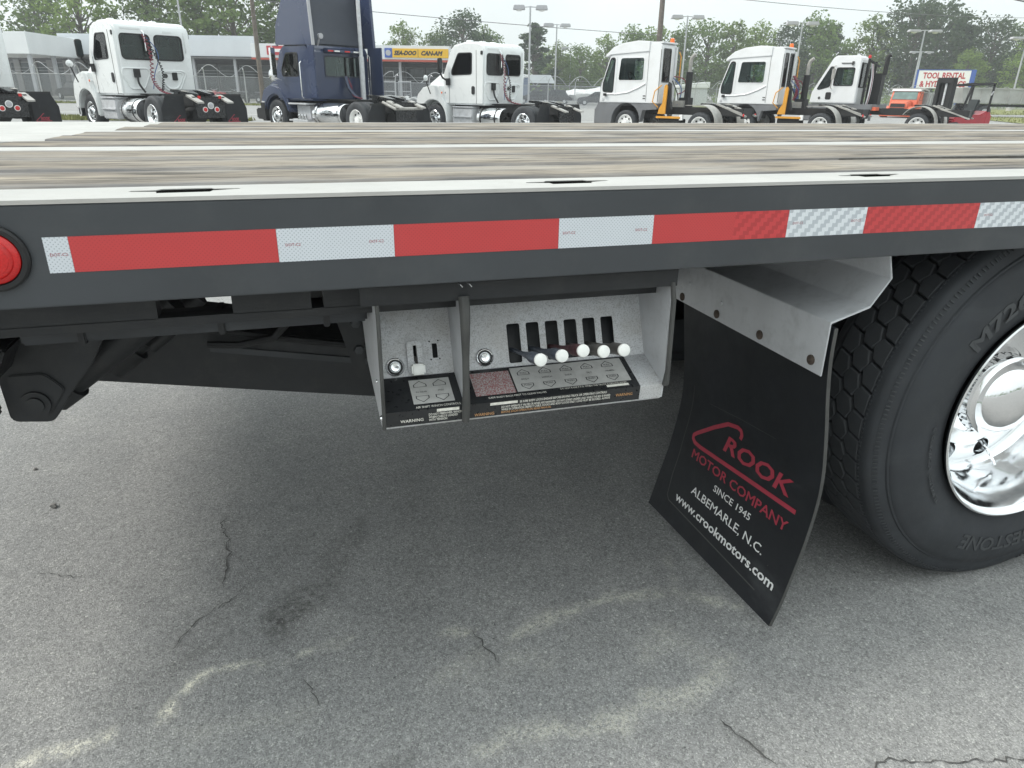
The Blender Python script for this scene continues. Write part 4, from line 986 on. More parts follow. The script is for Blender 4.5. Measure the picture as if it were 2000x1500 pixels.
def crook(root, P, s):   # small dealer print on a flap: P maps (x, z)
    m = MB(); pts = [(.36*s, .52*s), (.30*s, .58*s), (-.02*s, .33*s), (-.42*s, .06*s), (-.40*s, .0), (.95*s, .02*s)]
    for a, c in zip(pts[:-1], pts[1:]):
        d = Vector((c[0]-a[0], c[1]-a[1])).normalized(); nn = Vector((-d.y, d.x))*.025*s
        m.add([P(a[0]+nn.x, a[1]+nn.y), P(a[0]-nn.x, a[1]-nn.y), P(c[0]-nn.x, c[1]-nn.y), P(c[0]+nn.x, c[1]+nn.y)], [(0, 1, 2, 3)])
    m.build('flap_lettering', M['decalred'], root, norm=False, smooth=0)
    text('flap_lettering', 'ROOK', .34*s, M['decalred'], root, lambda a, bb, z: P(.0+a, .08*s+bb), align='LEFT', width=.8*s, bold=.004, shear=.25)

def chassis(t, wb, rear=-.86, body='black', flaps=True):
    m = MB()
    for s in (-1, 1): m.box(s*.43-.04, s*.43+.04, rear, wb+.7, .78, 1.03)
    m.box(-.39, .39, rear+.02, rear+.12, .70, 1.03); m.box(-.39, .39, 1.0, 1.1, .80, 1.0); m.box(-.39, .39, wb-.3, wb+.1, .6, .95)
    m.build('frame_rail', M[body], t, bevel=.01)
    m = MB(); m.tube([(-.9, 0, .52), (.9, 0, .52)], .1, 12); m.tube([(0, -.25, .52), (0, .25, .52)], .22, 14); m.build('axle', M['black'], t)
def fifth_wheel(t, y=-.05, z=1.14):
    m = MB(); P = [(-.45, .42), (.45, .42), (.47, .0), (.40, -.42), (.16, -.60), (.10, -.2), (.06, -.1), (-.06, -.1), (-.10, -.2), (-.16, -.60), (-.40, -.42), (-.47, .0)]
    m.prism([(a, y+c) for a, c in P], 'z', z, z+.06); m.v = [(a, c, d-(.18*max(0, y-c))) for a, c, d in m.v]; m.box(-.5, .5, y-.12, y+.12, .98, z-.005)
    m.build('fifth_wheel', M['blackgl'], t, bevel=.008)
    for s in (-1, 1):
        m = MB(); m.prism([(y-.55, 1.08), (y-1.15, .90), (y-1.15, .86), (y-.55, 1.03)], 'x', s*.43-.09, s*.43+.09); m.prism([(y+.35, z+.065), (y-.40, z+.02), (y-.40, z+.005), (y+.35, z+.05)], 'x', s*.38-.055, s*.38+.055); m.build('ramp', M['pales'], t)
def rear_end(t, y, flapcol='flap', lights=True, crookp=True, top=1.05):
    m = MB(); m.box(-.43, .43, y-.03, y, .48, 1.0); pnl = m.build('rear_crossmember', M['blackgl'], t, bevel=.01)
    if lights:
        for x, z, mat, r in ((-.17, .70, 'redlens', .055), (.17, .70, 'redlens', .055), (0, .80, 'lampgrey', .07)):
            m = MB(); m.lathe([(-.03, r+.016), (-.05, r+.016), (-.052, r)], (x, y, z), 'y', 20); m.lathe([(-.052, r), (-.06, r*.7), (-.064, .001)], (x, y, z), 'y', 20, 1); m.build('tail_light', [M['signwhite'], M[mat]], t)
        for x in (-.30, .30):
            m = MB(); m.box(x-.035, x+.035, y-.05, y-.03, .98, 1.05); m.build('marker_light', M['redlens'], t)
    fo_ = .24
    for s in (-1, 1):
        m = MB(); m.prism([(s*.60, .22), (s*1.25, .22), (s*1.25, .72), (s*1.10, top), (s*.60, top)], 'y', y+fo_, y+fo_+.015); f = m.build('mud_flap', M[flapcol], t)
        m = MB(); m.bar((s*.40, y+fo_+.04, top+.02), (s*1.12, y+fo_+.04, top+.02), .05, .05); m.build('flap_bracket', M['black'], t)
        if crookp: crook(f, lambda a, c, s=s: (s*.80+a*.8-.05, y+fo_-.003, .36+c), .34)

def day_cab_truck(label, hoses=True):
    t = thing('day_cab_truck', label, 'truck', group='tractor trucks parked in the row'); wb = 4.13; W2 = 1.09
    chassis(t, wb)
    m = MB(); m.prism([(2.40, 1.02), (2.36, 2.75), (2.44, 2.90), (2.75, 2.985), (3.25, 2.985), (3.75, 2.90), (3.90, 2.78), (4.28, 2.02), (4.34, 1.02)], 'x', -W2, W2)
    cab = m.build('cab', M['truckwhite'], t, bevel=.055, seg=3, smooth=50)
    for s in (-1, 1):
        m = MB(); m.tube([(s*(W2+.001), 2.72, 1.06), (s*(W2+.001), 2.72, 2.72)], .008, 5); m.tube([(s*(W2+.001), 3.98, 1.06), (s*(W2+.001), 3.98, 2.05)], .008, 5); m.build('door_seam', M['trim'], cab)
        side_win(cab, s*W2, [(2.90, 2.66), (3.55, 2.66), (3.88, 2.10), (3.86, 1.95), (2.92, 1.98)])
        m = MB(); m.prism(rr(2.79, 2.93, 1.36, 1.62, .05), 'x', s*W2, s*(W2+.02)); m.build('door_handle', M['black'], cab)
        m = MB(); m.prism(rr(2.42, 2.52, 2.58, 2.70, .03), 'x', s*W2, s*(W2+.015)); m.build('cab_vent', M['black'], cab)
        # mirrors on black arms
        m = MB(); m.tube([(s*W2, 3.95, 1.75), (s*1.25, 4.1, 1.88), (s*1.33, 4.12, 2.02)], .03, 8); m.box(s*W2-.02, s*W2+.06*s, 3.86, 4.05, 1.64, 1.86); m.build('mirror_arm', M['black'], t)
        m = MB(); m.prism(rr(s*1.34-.09, s*1.34+.09, 2.02, 2.50, .06), 'y', 4.08, 4.18); mo = m.build('mirror', M['black'], t, bevel=.02)
        m = MB(); m.prism(rr(s*1.34-.07, s*1.34+.07, 2.06, 2.46, .04), 'y', 4.072, 4.085); m.build('mirror_glass', M['glass'], mo)
        m = MB(); m.tube([(s*1.36, 4.5, 1.35), (s*1.44, 4.62, 1.75), (s*1.46, 4.6, 1.80)], .018, 6); m.lathe([(0, .001), (.03, .07), (.06, .10), (.075, .10), (.075, .001)], (s*1.46, 4.55, 1.86), 'y', 16, 1); m.build('hood_mirror', [M['black'], M['truckwhite']], t)
    # hood with fenders
    m = MB(); m.prism([(4.10, 1.0), (4.10, 2.08), (4.55, 1.98), (5.05, 1.70), (5.28, 1.38), (5.32, .95), (5.30, .62), (4.95, .62)], 'x', -.86, .86); hood = m.build('hood', M['truckwhite'], t, bevel=.12, seg=3, smooth=50)
    for s in (-1, 1):
        arc_ = [(4.13+.62*math.cos(R(a)), .56+.60*math.sin(R(a))) for a in range(5, 180, 12)]
        m = MB(); m.prism([(4.95, .62), (5.0, 1.0), (4.88, 1.34), (4.60, 1.56), (4.1, 1.66), (3.76, 1.62), (3.62, 1.20), (3.44, .98), (3.40, .42), (3.50, .42)]+arc_[::-1], 'x', s*.70, s*1.20); m.build('fender', M['truckwhite'], t, bevel=.03, seg=2, smooth=50)
        m = MB(); m.lathe([(0, .035), (.012*s, .03), (.016*s, .001)], (s*1.20, 3.95, 1.40), 'x', 12); m.build('side_marker', M['amber'], t); m = MB(); m.lathe([(0, .035), (.012*s, .03), (.016*s, .001)], (s*1.20, 3.78, 1.40), 'x', 12); m.build('badge', M['chrome'], t)
    m = MB(); m.box(-1.18, 1.18, 4.86, 5.10, .38, .72); m.build('bumper', M['chrome'], t, bevel=.05)
    # rear panel: two windows, vent, round lamp and pressed ribs
    back_win(cab, 2.372, -.97, -.10, 1.96, 2.64, r=.12); back_win(cab, 2.372, .0, .84, 1.96, 2.64, r=.12)
    m = MB(); m.prism(rr(.40, .55, 1.44, 1.66, .02), 'y', 2.388, 2.36); m.build('cab_vent', M['black'], cab)
    m = MB(); m.lathe([(0, .06), (-.015, .06), (-.015, .045), (-.008, .001)], (.20, 2.385, 1.56), 'y', 16); m.build('cab_light', M['trim'], cab)
    rib = rpoly([(.02, 1.70), (.74, 1.70), (.84, 1.62), (.62, 1.22), (.50, 1.14), (.26, 1.14), (.14, 1.22), (-.06, 1.62)], .08)
    for sc in (1, .8):
        cxr, czr = .38, 1.5; m = MB(); q = [(cxr+(a-cxr)*sc, 2.384, czr+(c-czr)*sc) for a, c in rib]; m.tube(q+[q[0]], .024, 6, cap=False); m.build('pressed_rib', M['truckwhite'], cab)
    rib2 = rpoly([(-1.0, 1.74), (-.30, 1.74), (-.24, 1.62), (-.46, 1.2), (-.85, 1.2), (-1.04, 1.62)], .08); m = MB(); q = [(a, 2.384, c) for a, c in rib2]; m.tube(q+[q[0]], .024, 6, cap=False); m.build('pressed_rib', M['truckwhite'], cab)
    m = MB(); m.box(-.9, -.35, 2.352, 2.38, 2.74, 2.79); m.box(.3, .55, 2.352, 2.38, 2.70, 2.74); m.build('rear_ledge', M['truckwhite'], cab)
    m = MB(); m.tube([(W2-.18, 2.37, 2.2), (W2-.18, 2.34, 2.25), (W2-.18, 2.34, 2.7), (W2-.18, 2.37, 2.75)], .018, 6); m.build('grab_handle', M['truckwhite'], cab)
    for x in (-.65, .0, .55):
        m = MB(); m.prism(rr(x-.07, x+.07, 2.95, 3.06, .03), 'y', 3.3, 3.5); m.build('roof_lamp', M['truckwhite'], cab)
    m = MB(); m.tube([(-.45, 3.0, 2.95), (-.43, 2.9, 3.5)], .008, 5); m.build('antenna', M['black'], cab)
    CUT.append(('x', [(3.86, 2.70), (4.6, 2.70), (4.6, 2.10), (4.16, 2.10)], -W2+.14, W2-.14))
    hollow(cab, [(2.46, 1.2), (2.44, 2.72), (2.75, 2.90), (3.6, 2.84), (3.82, 2.70), (4.20, 1.95), (4.22, 1.2)], -W2+.06, W2-.06, ((0, 4.06, 2.42), (0, 4.10, 2.44), 1.9, (0, -.87, .5)) if 0 else None)
    m = MB(); m.prism([(4.22, 1.3), (4.22, 1.98), (3.75, 1.85), (3.75, 1.3)], 'x', -W2+.06, W2-.06); m.build('dashboard', M['seat'], cab)
    seat(cab, -.52, 2.95, 1.75); seat(cab, .52, 2.95, 1.75); steering(cab, -.52, 3.55, 1.98)
    # side: steps, tank, battery box
    m = MB()
    m.lathe([(0, .05), (0, .31), (.03, .33), (1.0, .33), (1.03, .31), (1.03, .05)], (-.86, 1.32, .62), 'y', 28); tk = m.build('fuel_tank', M['chrome'], t, smooth=40)
    for y in (1.5, 2.15):
        m = MB(); m.lathe([(0, .336), (.06, .336)], (-.86, y, .62), 'y', 28); m.build('tank_strap', M['black'], tk, smooth=40)
    m = MB(); m.box(-1.18, -.75, 2.48, 3.42, .36, .92); sb = m.build('battery_box', M['galv'], t, bevel=.03); m = MB(); m.box(-1.21, -.8, 2.48, 3.40, .93, .97); m.box(-1.23, -1.15, 2.5, 3.38, .62, .66); m.build('step', M['galv'], sb, bevel=.008)
    m = MB(); m.box(.75, 1.18, 1.3, 3.4, .36, .92); m.build('side_box', M['black'], t, bevel=.03)
    m = MB(); m.box(-.6, .6, .85, 2.35, 1.04, 1.07); m.build('deck_plate', M['black'], t)
    wheel_at(t, -1.12, wb, .52, .29, -1); wheel_at(t, 1.12, wb, .52, .29, 1); wheel_at(t, -1.22, 0, .52, .28, -1, dual=True); wheel_at(t, 1.22, 0, .52, .28, 1, dual=True)
    fifth_wheel(t); rear_end(t, -.86)
    if hoses:
        m = MB(); m.tube([(-.30, 2.36, 2.72), (-.28, 2.30, 2.66), (-.28, 2.3, 2.2)], .02, 6); m.build('hose_tender', M['chrome'], t)
        hose(t, [(-.30, 2.3, 2.62), (-.22, 2.2, 2.1), (-.32, 2.1, 1.5), (-.20, 2.0, 1.18), (-.15, 1.5, 1.06)], .014, 'hosered', .05)
        hose(t, [(-.26, 2.3, 2.62), (-.12, 2.2, 2.15), (.02, 2.15, 1.7), (-.05, 2.1, 1.3), (-.2, 1.9, 1.12)], .014, 'black', .03)
        hose(t, [(-.28, 2.3, 2.6), (-.05, 2.25, 2.3), (-.02, 2.2, 2.0), (-.2, 2.2, 1.6), (-.35, 2.1, 1.2)], .012, 'hoseblue')
        hose(t, [(-.62, 2.33, 1.6), (-.66, 2.28, 1.35), (-.55, 2.2, 1.1)], .03, 'black', 0); m = MB(); m.box(-.72, -.56, 2.30, 2.37, 1.5, 1.72); m.build('hose_bracket', M['black'], t)
    return t
def drop(t, names):
    for c in list(t.children):
        if c.name.split('.')[0] in names: bpy.data.objects.remove(c)
        else: drop(c, names)
def nudge(t, **kw):
    for c in t.children:
        for k, d in kw.items():
            if c.name.split('.')[0] == k: c.location.y += d
def place(t, lat, D, rz=RZ, dz=0): t.location = B(lat, D, dz); t.rotation_euler = (0, 0, rz)

t1 = day_cab_truck('white day cab tractor truck with air hoses, leftmost truck fully in view'); nudge(t1, cab=-.60, mirror=-.55, mirror_arm=-.55, hood_mirror=-.45, hood=-.40, side_marker=-.3, badge=-.3, air_hose=-.60, hose_tender=-.60, hose_bracket=-.60, fuel_tank=-.30, battery_box=-.25); place(t1, -9.1, 21.28)
t3 = copy_tree(t1); t3['label'] = 'white day cab tractor truck standing right of the dark blue truck'; place(t3, .98, 25.25); drop(t3, ('tail_light', 'marker_light', 'flap_lettering'))
t0 = copy_tree(t1); t0['label'] = 'white tractor truck cut off by the left edge, only its rear showing'; place(t0, -13.6, 19.7)
for o in list(t0.children):
    if o.name.startswith(('air_hose', 'hose_')):
        pass

# dark blue truck with tall roof fairing
def blue_truck():
    t = thing('day_cab_truck', 'dark blue day cab tractor truck with a tall roof fairing and exhaust stack', 'truck', group='tractor trucks parked in the row'); wb = 4.2; W2 = 1.17
    chassis(t, wb)
    m = MB(); m.prism([(2.42, 1.02), (2.40, 2.48), (2.55, 2.66), (3.7, 2.66), (3.95, 2.52), (4.25, 1.95), (4.30, 1.02)], 'x', -W2, W2); cab = m.build('cab', M['navy'], t, bevel=.06, seg=3, smooth=50)
    m = MB(); m.prism([(2.5, 2.62), (2.72, 3.3), (2.95, 4.35), (3.15, 4.33), (3.9, 3.3), (4.05, 2.66)], 'x', -W2, W2); fa = m.build('roof_fairing', M['navyin'], t, bevel=.05, seg=2, smooth=50)
    for s in (-1, 1):
        m = MB(); m.prism([(2.12, 2.60), (2.22, 4.30), (2.9, 4.42), (3.3, 4.25), (3.95, 3.2), (4.05, 2.64)], 'x', s*W2, s*(W2+.05)); m.build('fairing_side', M['navy'], fa, bevel=.015)
        m = MB(); m.bar((s*(W2+.02), 2.11, 2.6), (s*(W2+.02), 2.21, 4.32), .10, .03, up=(0, 1, 0)); m.build('fairing_edge', M['lampgrey'] if s < 0 else M['navy'], fa)
    m = MB(); m.prism([(1.75, 1.1), (1.75, 2.62), (2.12, 2.62), (2.42, 2.62), (2.42, 1.1)], 'x', W2-.02, W2+.04); m.build('side_extender', M['navy'], t, bevel=.01); m = MB(); m.prism([(2.10, 1.1), (2.10, 2.62), (2.42, 2.62), (2.42, 1.1)], 'x', -W2-.04, -W2+.02); m.build('side_extender', M['navy'], t, bevel=.01)
    for s in (-1, 1):
        side_win(cab, s*W2, [(2.98, 2.42), (3.62, 2.42), (3.92, 1.92), (3.90, 1.72), (3.0, 1.72)], gl='glassg')
        m = MB(); m.box(s*1.42-.08, s*1.42+.08, 3.92, 4.02, 1.75, 2.55); m.tube([(s*W2, 3.95, 1.62), (s*1.42, 3.97, 1.70), (s*1.42, 3.97, 2.6), (s*W2, 3.95, 2.62)], .018, 6); m.build('mirror', M['chrome'], t, bevel=.03)
        m = MB(); m.tube([(s*(W2+.03), 2.80, 1.1), (s*(W2+.09), 2.80, 1.15), (s*(W2+.09), 2.80, 2.1), (s*(W2+.03), 2.80, 2.15)], .02, 8); m.build('grab_handle', M['chrome'], t); m = MB(); m.tube([(s*(W2-.10), 2.34, 1.15), (s*(W2-.06), 2.28, 1.2), (s*(W2-.06), 2.28, 2.35), (s*(W2-.16), 2.3, 2.45)], .02, 8); m.build('grab_handle', M['chrome'], t)
        m = MB(); m.lathe([(0, .19), (.06, .21), (.42, .21), (.50, .14), (.5, .001)], (s*.98, 4.22, 1.78), 'y', 20); m.build('air_cleaner', M['chrome'], t, smooth=45)
        m = MB(); m.box(s*W2-.01, s*(W2+.012), 2.93, 3.9, 1.585, 1.615); m.build('door_trim', M['navy'], cab)
        arc_ = [(wb+.62*math.cos(R(a)), .56+.60*math.sin(R(a))) for a in range(10, 176, 12)]
        m = MB(); m.prism([(4.96, .62), (5.05, 1.0), (4.85, 1.35), (4.4, 1.50), (3.9, 1.42), (3.55, 1.05), (3.42, .72), (3.52, .62)]+arc_[::-1], 'x', s*.66, s*1.2); m.build('fender', M['navy'], t, bevel=.05, seg=3, smooth=50)
    m = MB(); m.prism([(4.10, 1.0), (4.10, 1.9), (4.7, 1.80), (5.35, 1.62), (5.45, 1.3), (5.45, .7), (4.9, .7)], 'x', -.72, .72); m.build('hood', M['navy'], t, bevel=.12, seg=3, smooth=50)
    m = MB(); m.box(-1.2, 1.2, 5.05, 5.5, .40, .75); m.box(-1.21, -1.0, 4.9, 5.2, .35, .95); m.build('bumper', M['black'], t, bevel=.04)
    m = MB(); m.box(-1.23, 1.23, 4.88, 5.06, .93, .97); m.build('bumper_trim', M['chrome'], t)
    back_win(cab, 2.40, -.62, .78, 1.72, 2.34, gl='glassg', r=.07, frm='navyin')
    m = MB(); m.box(.18, .22, 2.374, 2.39, 1.74, 2.32); m.build('window_bar', M['black'], cab)
    m = MB(); m.prism([(2.40, 2.40), (2.20, 2.44), (2.20, 2.50), (2.40, 2.56)], 'x', -.62, .80); lb = m.build('light_bar', M['navy'], cab, bevel=.01)
    for x in (-.25, .50):
        m = MB(); m.box(x-.10, x+.10, 2.185, 2.198, 2.45, 2.49); m.build('work_light', M['signwhite'], lb)
    for x in (-.5, .15):
        m = MB(); m.box(x-.10, x+.10, 2.185, 2.198, 2.45, 2.49); m.build('marker_light', M['redlens'], lb)
    m = MB(); m.lathe([(0, .001), (.01, .08), (.10, .08), (.12, .001)], (-.86, 2.12, 2.86), 'y', 14); m.tube([(-.86, 2.2, 2.86), (-.86, 2.35, 2.6)], .03, 6); m.build('work_light', M['lampgrey'], t)
    CUT.append(('x', [(3.98, 2.42), (4.6, 2.42), (4.6, 2.0), (4.16, 2.0)], -W2+.14, W2-.14))
    hollow(cab, [(2.48, 1.2), (2.46, 2.44), (2.6, 2.58), (3.65, 2.58), (3.88, 2.48), (4.16, 1.93), (4.2, 1.2)], -W2+.06, W2-.06); seat(cab, -.52, 2.95, 1.55); seat(cab, .45, 2.95, 1.55); steering(cab, -.52, 3.55, 1.80)
    # exhaust stack
    m = MB(); m.tube([(.66, 2.05, 1.0), (.66, 2.05, 2.35)], .085, 16); m.tube([(.66, 2.05, 2.35), (.66, 2.05, 4.25)], .062, 16); m.build('exhaust_stack', M['galv'], t)
    hose(t, [(.1, 2.3, 1.75), (.14, 2.2, 1.4), (.3, 2.0, 1.1)], .06, 'navy', 0); hose(t, [(.12, 2.3, 1.75), (.25, 2.25, 1.5), (.2, 2.1, 1.2), (.3, 1.8, 1.1)], .015, 'hosered', .03)
    m = MB(); m.lathe([(0, .05), (0, .31), (.03, .33), (1.35, .33), (1.38, .31), (1.38, .05)], (-.88, .80, .64), 'y', 28); tk = m.build('fuel_tank', M['chrome'], t, smooth=40)
    for y in (.88, 1.95):
        m = MB(); m.lathe([(0, .338), (.07, .338)], (-.88, y, .64), 'y', 28); m.build('tank_strap', M['chrome'], tk, smooth=40)
    m = MB(); m.box(-1.2, -.7, 2.4, 3.4, .90, .95); m.box(-1.22, -.7, 2.4, 3.4, .40, .45); m.box(-1.0, -.6, 2.5, 3.2, .45, .88); m.build('step', M['galv'], t, bevel=.01)
    for k in range(3):
        m = MB(); m.lathe([(0, .06), (.14, .06), (.18, .02)], (-1.12, 2.62+.16*k, .44), 'z', 12); m.build('air_canister', M['chrome'], t)
    m = MB(); m.box(.7, 1.18, .9, 3.4, .36, .92); m.build('side_box', M['black'], t, bevel=.03); m = MB(); m.box(-.6, .6, .7, 2.35, 1.04, 1.07); m.build('deck_plate', M['black'], t)
    wheel_at(t, -1.12, wb, .52, .29, -1); wheel_at(t, 1.12, wb, .52, .29, 1); wheel_at(t, -1.22, 0, .52, .28, -1, dual=True, mat='signwhite'); wheel_at(t, 1.22, 0, .52, .28, 1, dual=True, mat='signwhite')
    fifth_wheel(t, -.05, 1.16); rear_end(t, -.86, crookp=False, lights=False, top=.95)
    m = MB(); m.tube([(-.62, -.55, 1.03), (-.55, -1.0, .86), (.55, -1.0, .86), (.62, -.55, 1.03)], .045, 8); m.build('ramp_hoop', M['pales'], t)
    return t
t2 = blue_truck(); nudge(t2, cab=-.3, roof_fairing=-.3, side_extender=-.3, mirror=-.3, grab_handle=-.3, air_cleaner=-.3, exhaust_stack=-.2, hood=-.25, fender=-.1, bumper=-.2, bumper_trim=-.2, air_hose=-.3, work_light=-.3); place(t2, -4.0, 23.25)

# yard tractors
def yard_tractor(label, two_rear_windows=False):
    t = thing('yard_tractor', label, 'yard tractor', group='yard tractors parked in the row'); wb = 2.95
    chassis(t, wb, -1.25)
    x0, x1 = -1.22, -.12
    m = MB(); m.prism([(1.65, 1.14), (1.65, 2.92), (1.75, 3.0), (2.9, 3.0), (3.55, 2.84), (3.74, 2.62), (4.08, 1.66), (4.12, 1.14)], 'x', x0, x1); cab = m.build('cab', M['yardwhite'], t, bevel=.022, seg=2, smooth=40)
    m = MB(); m.prism([(2.12, 2.74), (2.12, 3.05), (2.6, 3.08), (3.2, 3.02), (3.6, 2.90), (3.92, 2.66), (3.90, 2.58), (3.68, 2.66)], 'x', x0-.035, x1+.035); m.build('roof_cap', M['yardwhite'], cab, bevel=.018, seg=2, smooth=40)
    m = MB(); m.box(x0+.02, x1-.02, 1.62, 2.1, 2.98, 3.03); m.build('roof_plate', M['yardwhite'], cab, bevel=.01)
    for s, xx in ((-1, x0), (1, x1)):
        side_win(cab, xx if s > 0 else xx, [(2.28, 2.58), (3.30, 2.58), (3.38, 1.84), (2.28, 1.84)], gl='glassg', frm='yardwhite') if s < 0 else None
    side_win(cab, x0, [(3.50, 2.58), (3.70, 2.58), (4.00, 1.76), (4.0, 1.48), (3.54, 1.46)])
    m = MB(); m.box(x0-.012, x0+.005, 3.43, 3.47, 1.45, 2.6); m.build('window_post', M['yardwhite'], cab)
    q = [(x0-.012, 3.95, 1.42), (x0-.012, 3.4, 1.42), (x0-.012, 2.9, 1.48), (x0-.012, 2.5, 1.62), (x0-.012, 2.2, 1.76)]; m = MB(); m.tube(q, .022, 6); m.build('pressed_rib', M['yardwhite'], cab)
    m = MB(); m.box(x0-.006, x0+.004, 1.665, 1.68, 1.2, 2.8); m.box(x0-.006, x0+.004, 2.14, 2.15, 1.2, 2.75); m.build('panel_seam', M['trim'], cab)
    # rear of cab: tall windows
    if two_rear_windows:
        back_win(cab, 1.65, x0+.08, x0+.47, 1.72, 2.84, r=.06, frm='trim'); back_win(cab, 1.65, x0+.60, x1-.08, 1.72, 2.84, r=.06, frm='trim')
    else:
        back_win(cab, 1.65, x0+.12, x1-.40, 1.80, 2.84, r=.06, frm='trim'); 
    if True:
        CUT.append(('x', [(3.70, 2.55), (4.5, 2.55), (4.5, 1.66), (4.02, 1.66)], x0+.08, x1-.08)); CUT.append(('x', [(2.3, 2.5), (3.3, 2.5), (3.3, 1.9), (2.3, 1.9)], x1-.2, x1+.2))
        hollow(cab, [(1.72, 1.25), (1.72, 2.9), (2.85, 2.92), (3.5, 2.78), (3.66, 2.58), (4.0, 1.62), (4.04, 1.25)], x0+.05, x1-.05); seat(cab, (x0+x1)/2, 2.3, 1.75); steering(cab, (x0+x1)/2, 3.1, 1.95)
    m = MB(); m.tube([(x1-.10, 1.60, 1.2), (x1-.10, 1.60, 2.9)], .04, 8); m.build('door_post', M['yardwhite'], cab)
    m = MB(); m.lathe([(0, .09), (.03, .09), (.03, .075), (.13, .07), (.15, .05), (.155, .001)], (x1-.16, 1.78, 3.14), 'z', 16); m.build('beacon', M['amber'], t)
    m = MB(); m.tube([(x1-.05, 1.52, 2.85), (x1-.03, 1.45, 2.7), (x1-.03, 1.45, 1.9)], .022, 7); m.build('grab_handle', M['yellow'], t); m = MB(); m.tube([(x0+.02, 1.55, 1.75), (x0-.10, 1.75, 1.55), (x0-.12, 1.8, 1.2), (x0-.02, 1.62, 1.02)], .02, 7); m.build('grab_handle', M['yellow'], t)
    m = MB(); m.prism([(1.32, .80), (1.62, .80), (1.56, 1.0), (1.46, 1.15), (1.43, 1.72), (1.36, 1.78), (1.30, 1.70)], 'x', x0-.03, x0+.03); m.build('step_bracket', M['yellow'], t, bevel=.008)
    m = MB(); m.prism([(1.12, .98), (1.42, .98), (1.40, 1.72), (1.33, 1.86), (1.24, 1.80), (1.2, 1.3)], 'x', x0+.10, x0+.16); m.build('guard_plate', M['black'], t)
    m = MB(); m.box(x0-.06, x0+.2, .70, 1.65, .66, .73); m.build('step', M['yellow'], t, bevel=.01)
    # exhaust and hoses
    m = MB(); m.tube([(-.05, 1.10, 1.05), (-.05, 1.10, 2.2)], .12, 16); m.box(-.30, .12, .95, 1.3, 1.0, 1.35); m.build('exhaust_muffler', M['black'], t)
    m = MB(); m.tube([(-.05, 1.10, 2.2), (-.05, 1.10, 2.55), (-.05, 1.06, 2.68), (-.05, .94, 2.78)], [.065, .065, .065, .06], 14); m.build('exhaust_pipe', M['pales'], t)
    hose(t, [(-.35, 1.55, 2.05), (-.12, 1.25, 1.95), (-.1, 1.2, 1.6), (-.3, 1.4, 1.45)], .018, 'hosered'); hose(t, [(-.4, 1.55, 2.0), (-.25, 1.3, 1.7), (-.2, 1.3, 1.4), (-.4, 1.3, 1.1)], .018, 'hoseblue'); hose(t, [(-.45, 1.55, 1.9), (-.3, 1.4, 1.5), (-.35, 1.3, 1.2)], .02, 'black')
    m = MB(); m.box(-.40, .0, 1.05, 1.5, 1.02, 1.25); m.build('air_valve_box', M['pales'], t)
    # front skirt, fenders
    arc_ = [(wb+.60*math.cos(R(a)), .52+.62*math.sin(R(a))) for a in range(0, 181, 15)]
    for s in (-1, 1):
        m = MB(); m.prism([(4.30, .42), (4.30, .86), (4.16, 1.13), (1.68, 1.13), (1.68, .95), (2.25, .9), (2.34, .52)]+arc_[::-1]+[(3.56, .42)], 'x', s*.95, s*1.215); m.build('front_skirt', M['yardgrey'], t, bevel=.02)
    m = MB(); m.box(-1.2, 1.2, 4.12, 4.34, .36, .95); m.box(-.06, 1.18, 2.2, 4.1, .95, 1.35); m.build('bumper', M['yardgrey'], t, bevel=.04)
    for z in (1.28, 1.36):
        m = MB(); m.box(x0-.012, x0, 2.17, 2.27, z, z+.03); m.build('badge', M['trim'], cab)
    m = MB(); m.lathe([(0, .05), (-.02, .045), (-.025, .001)], (x0, 3.95, 1.25), 'x', 12); m.build('marker_light', M['galv'], cab)
    m = MB(); m.prism([(3.8, 1.36), (3.9, 1.36), (3.9, 1.44), (3.8, 1.44)], 'x', x0-.10, x0); m.build('mirror_foot', M['black'], cab)
    for s in (-1, 1):   # quarter fenders over the rear wheels
        m = MB(); o1 = [(.62*math.cos(R(a))-.0, .50+.64*math.sin(R(a))) for a in range(200, 79, -10)]; i1 = [(.60*math.cos(R(a)), .50+.62*math.sin(R(a))) for a in range(80, 201, 10)]
        m.prism([(.55, 1.12)]+o1[::-1]+i1[::-1]+[(.55, 1.10)], 'x', s*.62, s*1.26); m.build('rear_fender', M['pales'], t)
    for s in (-1, 1):
        m = MB(); m.bar((s*.42, -.25, 1.16), (s*.46, -1.35, .78), .12, .05); m.build('ramp', M['pales'], t)
    m = MB(); m.bar((-.46, -.85, .95), (.46, -.85, .95), .05, .04); m.build('ramp_bar', M['pales'], t)
    fifth_wheel(t, -.05, 1.12); wheel_at(t, -1.2, wb, .45, .29, -1, mat='signwhite', hub='galv'); wheel_at(t, 1.2, wb, .45, .29, 1, mat='signwhite', hub='galv'); wheel_at(t, -1.22, 0, .45, .28, -1, dual=True, mat='signwhite', hub='galv'); wheel_at(t, 1.22, 0, .45, .28, 1, dual=True, mat='signwhite', hub='galv')
    m = MB(); m.box(-1.19, -.7, .75, 1.6, .42, .65); m.build('side_box', M['black'], t, bevel=.02)
    m = MB(); m.box(x0-.04, x0+.05, .62, .74, .62, .80); m.build('data_plate', M['signwhite'], t)
    for x in (-.52, .52):
        m = MB(); m.lathe([(0, .05), (-.03, .05), (-.04, .001)], (x, -1.27, .82), 'y', 12); m.build('tail_light', M['redlens'], t)
    return t
y1 = yard_tractor('white yard tractor with one tall rear window, nearest the white day cab truck'); place(y1, 7.1, 26.9)
y2 = yard_tractor('white yard tractor with two tall rear windows, middle one of the three', True); place(y2, 12.0, 28.7)
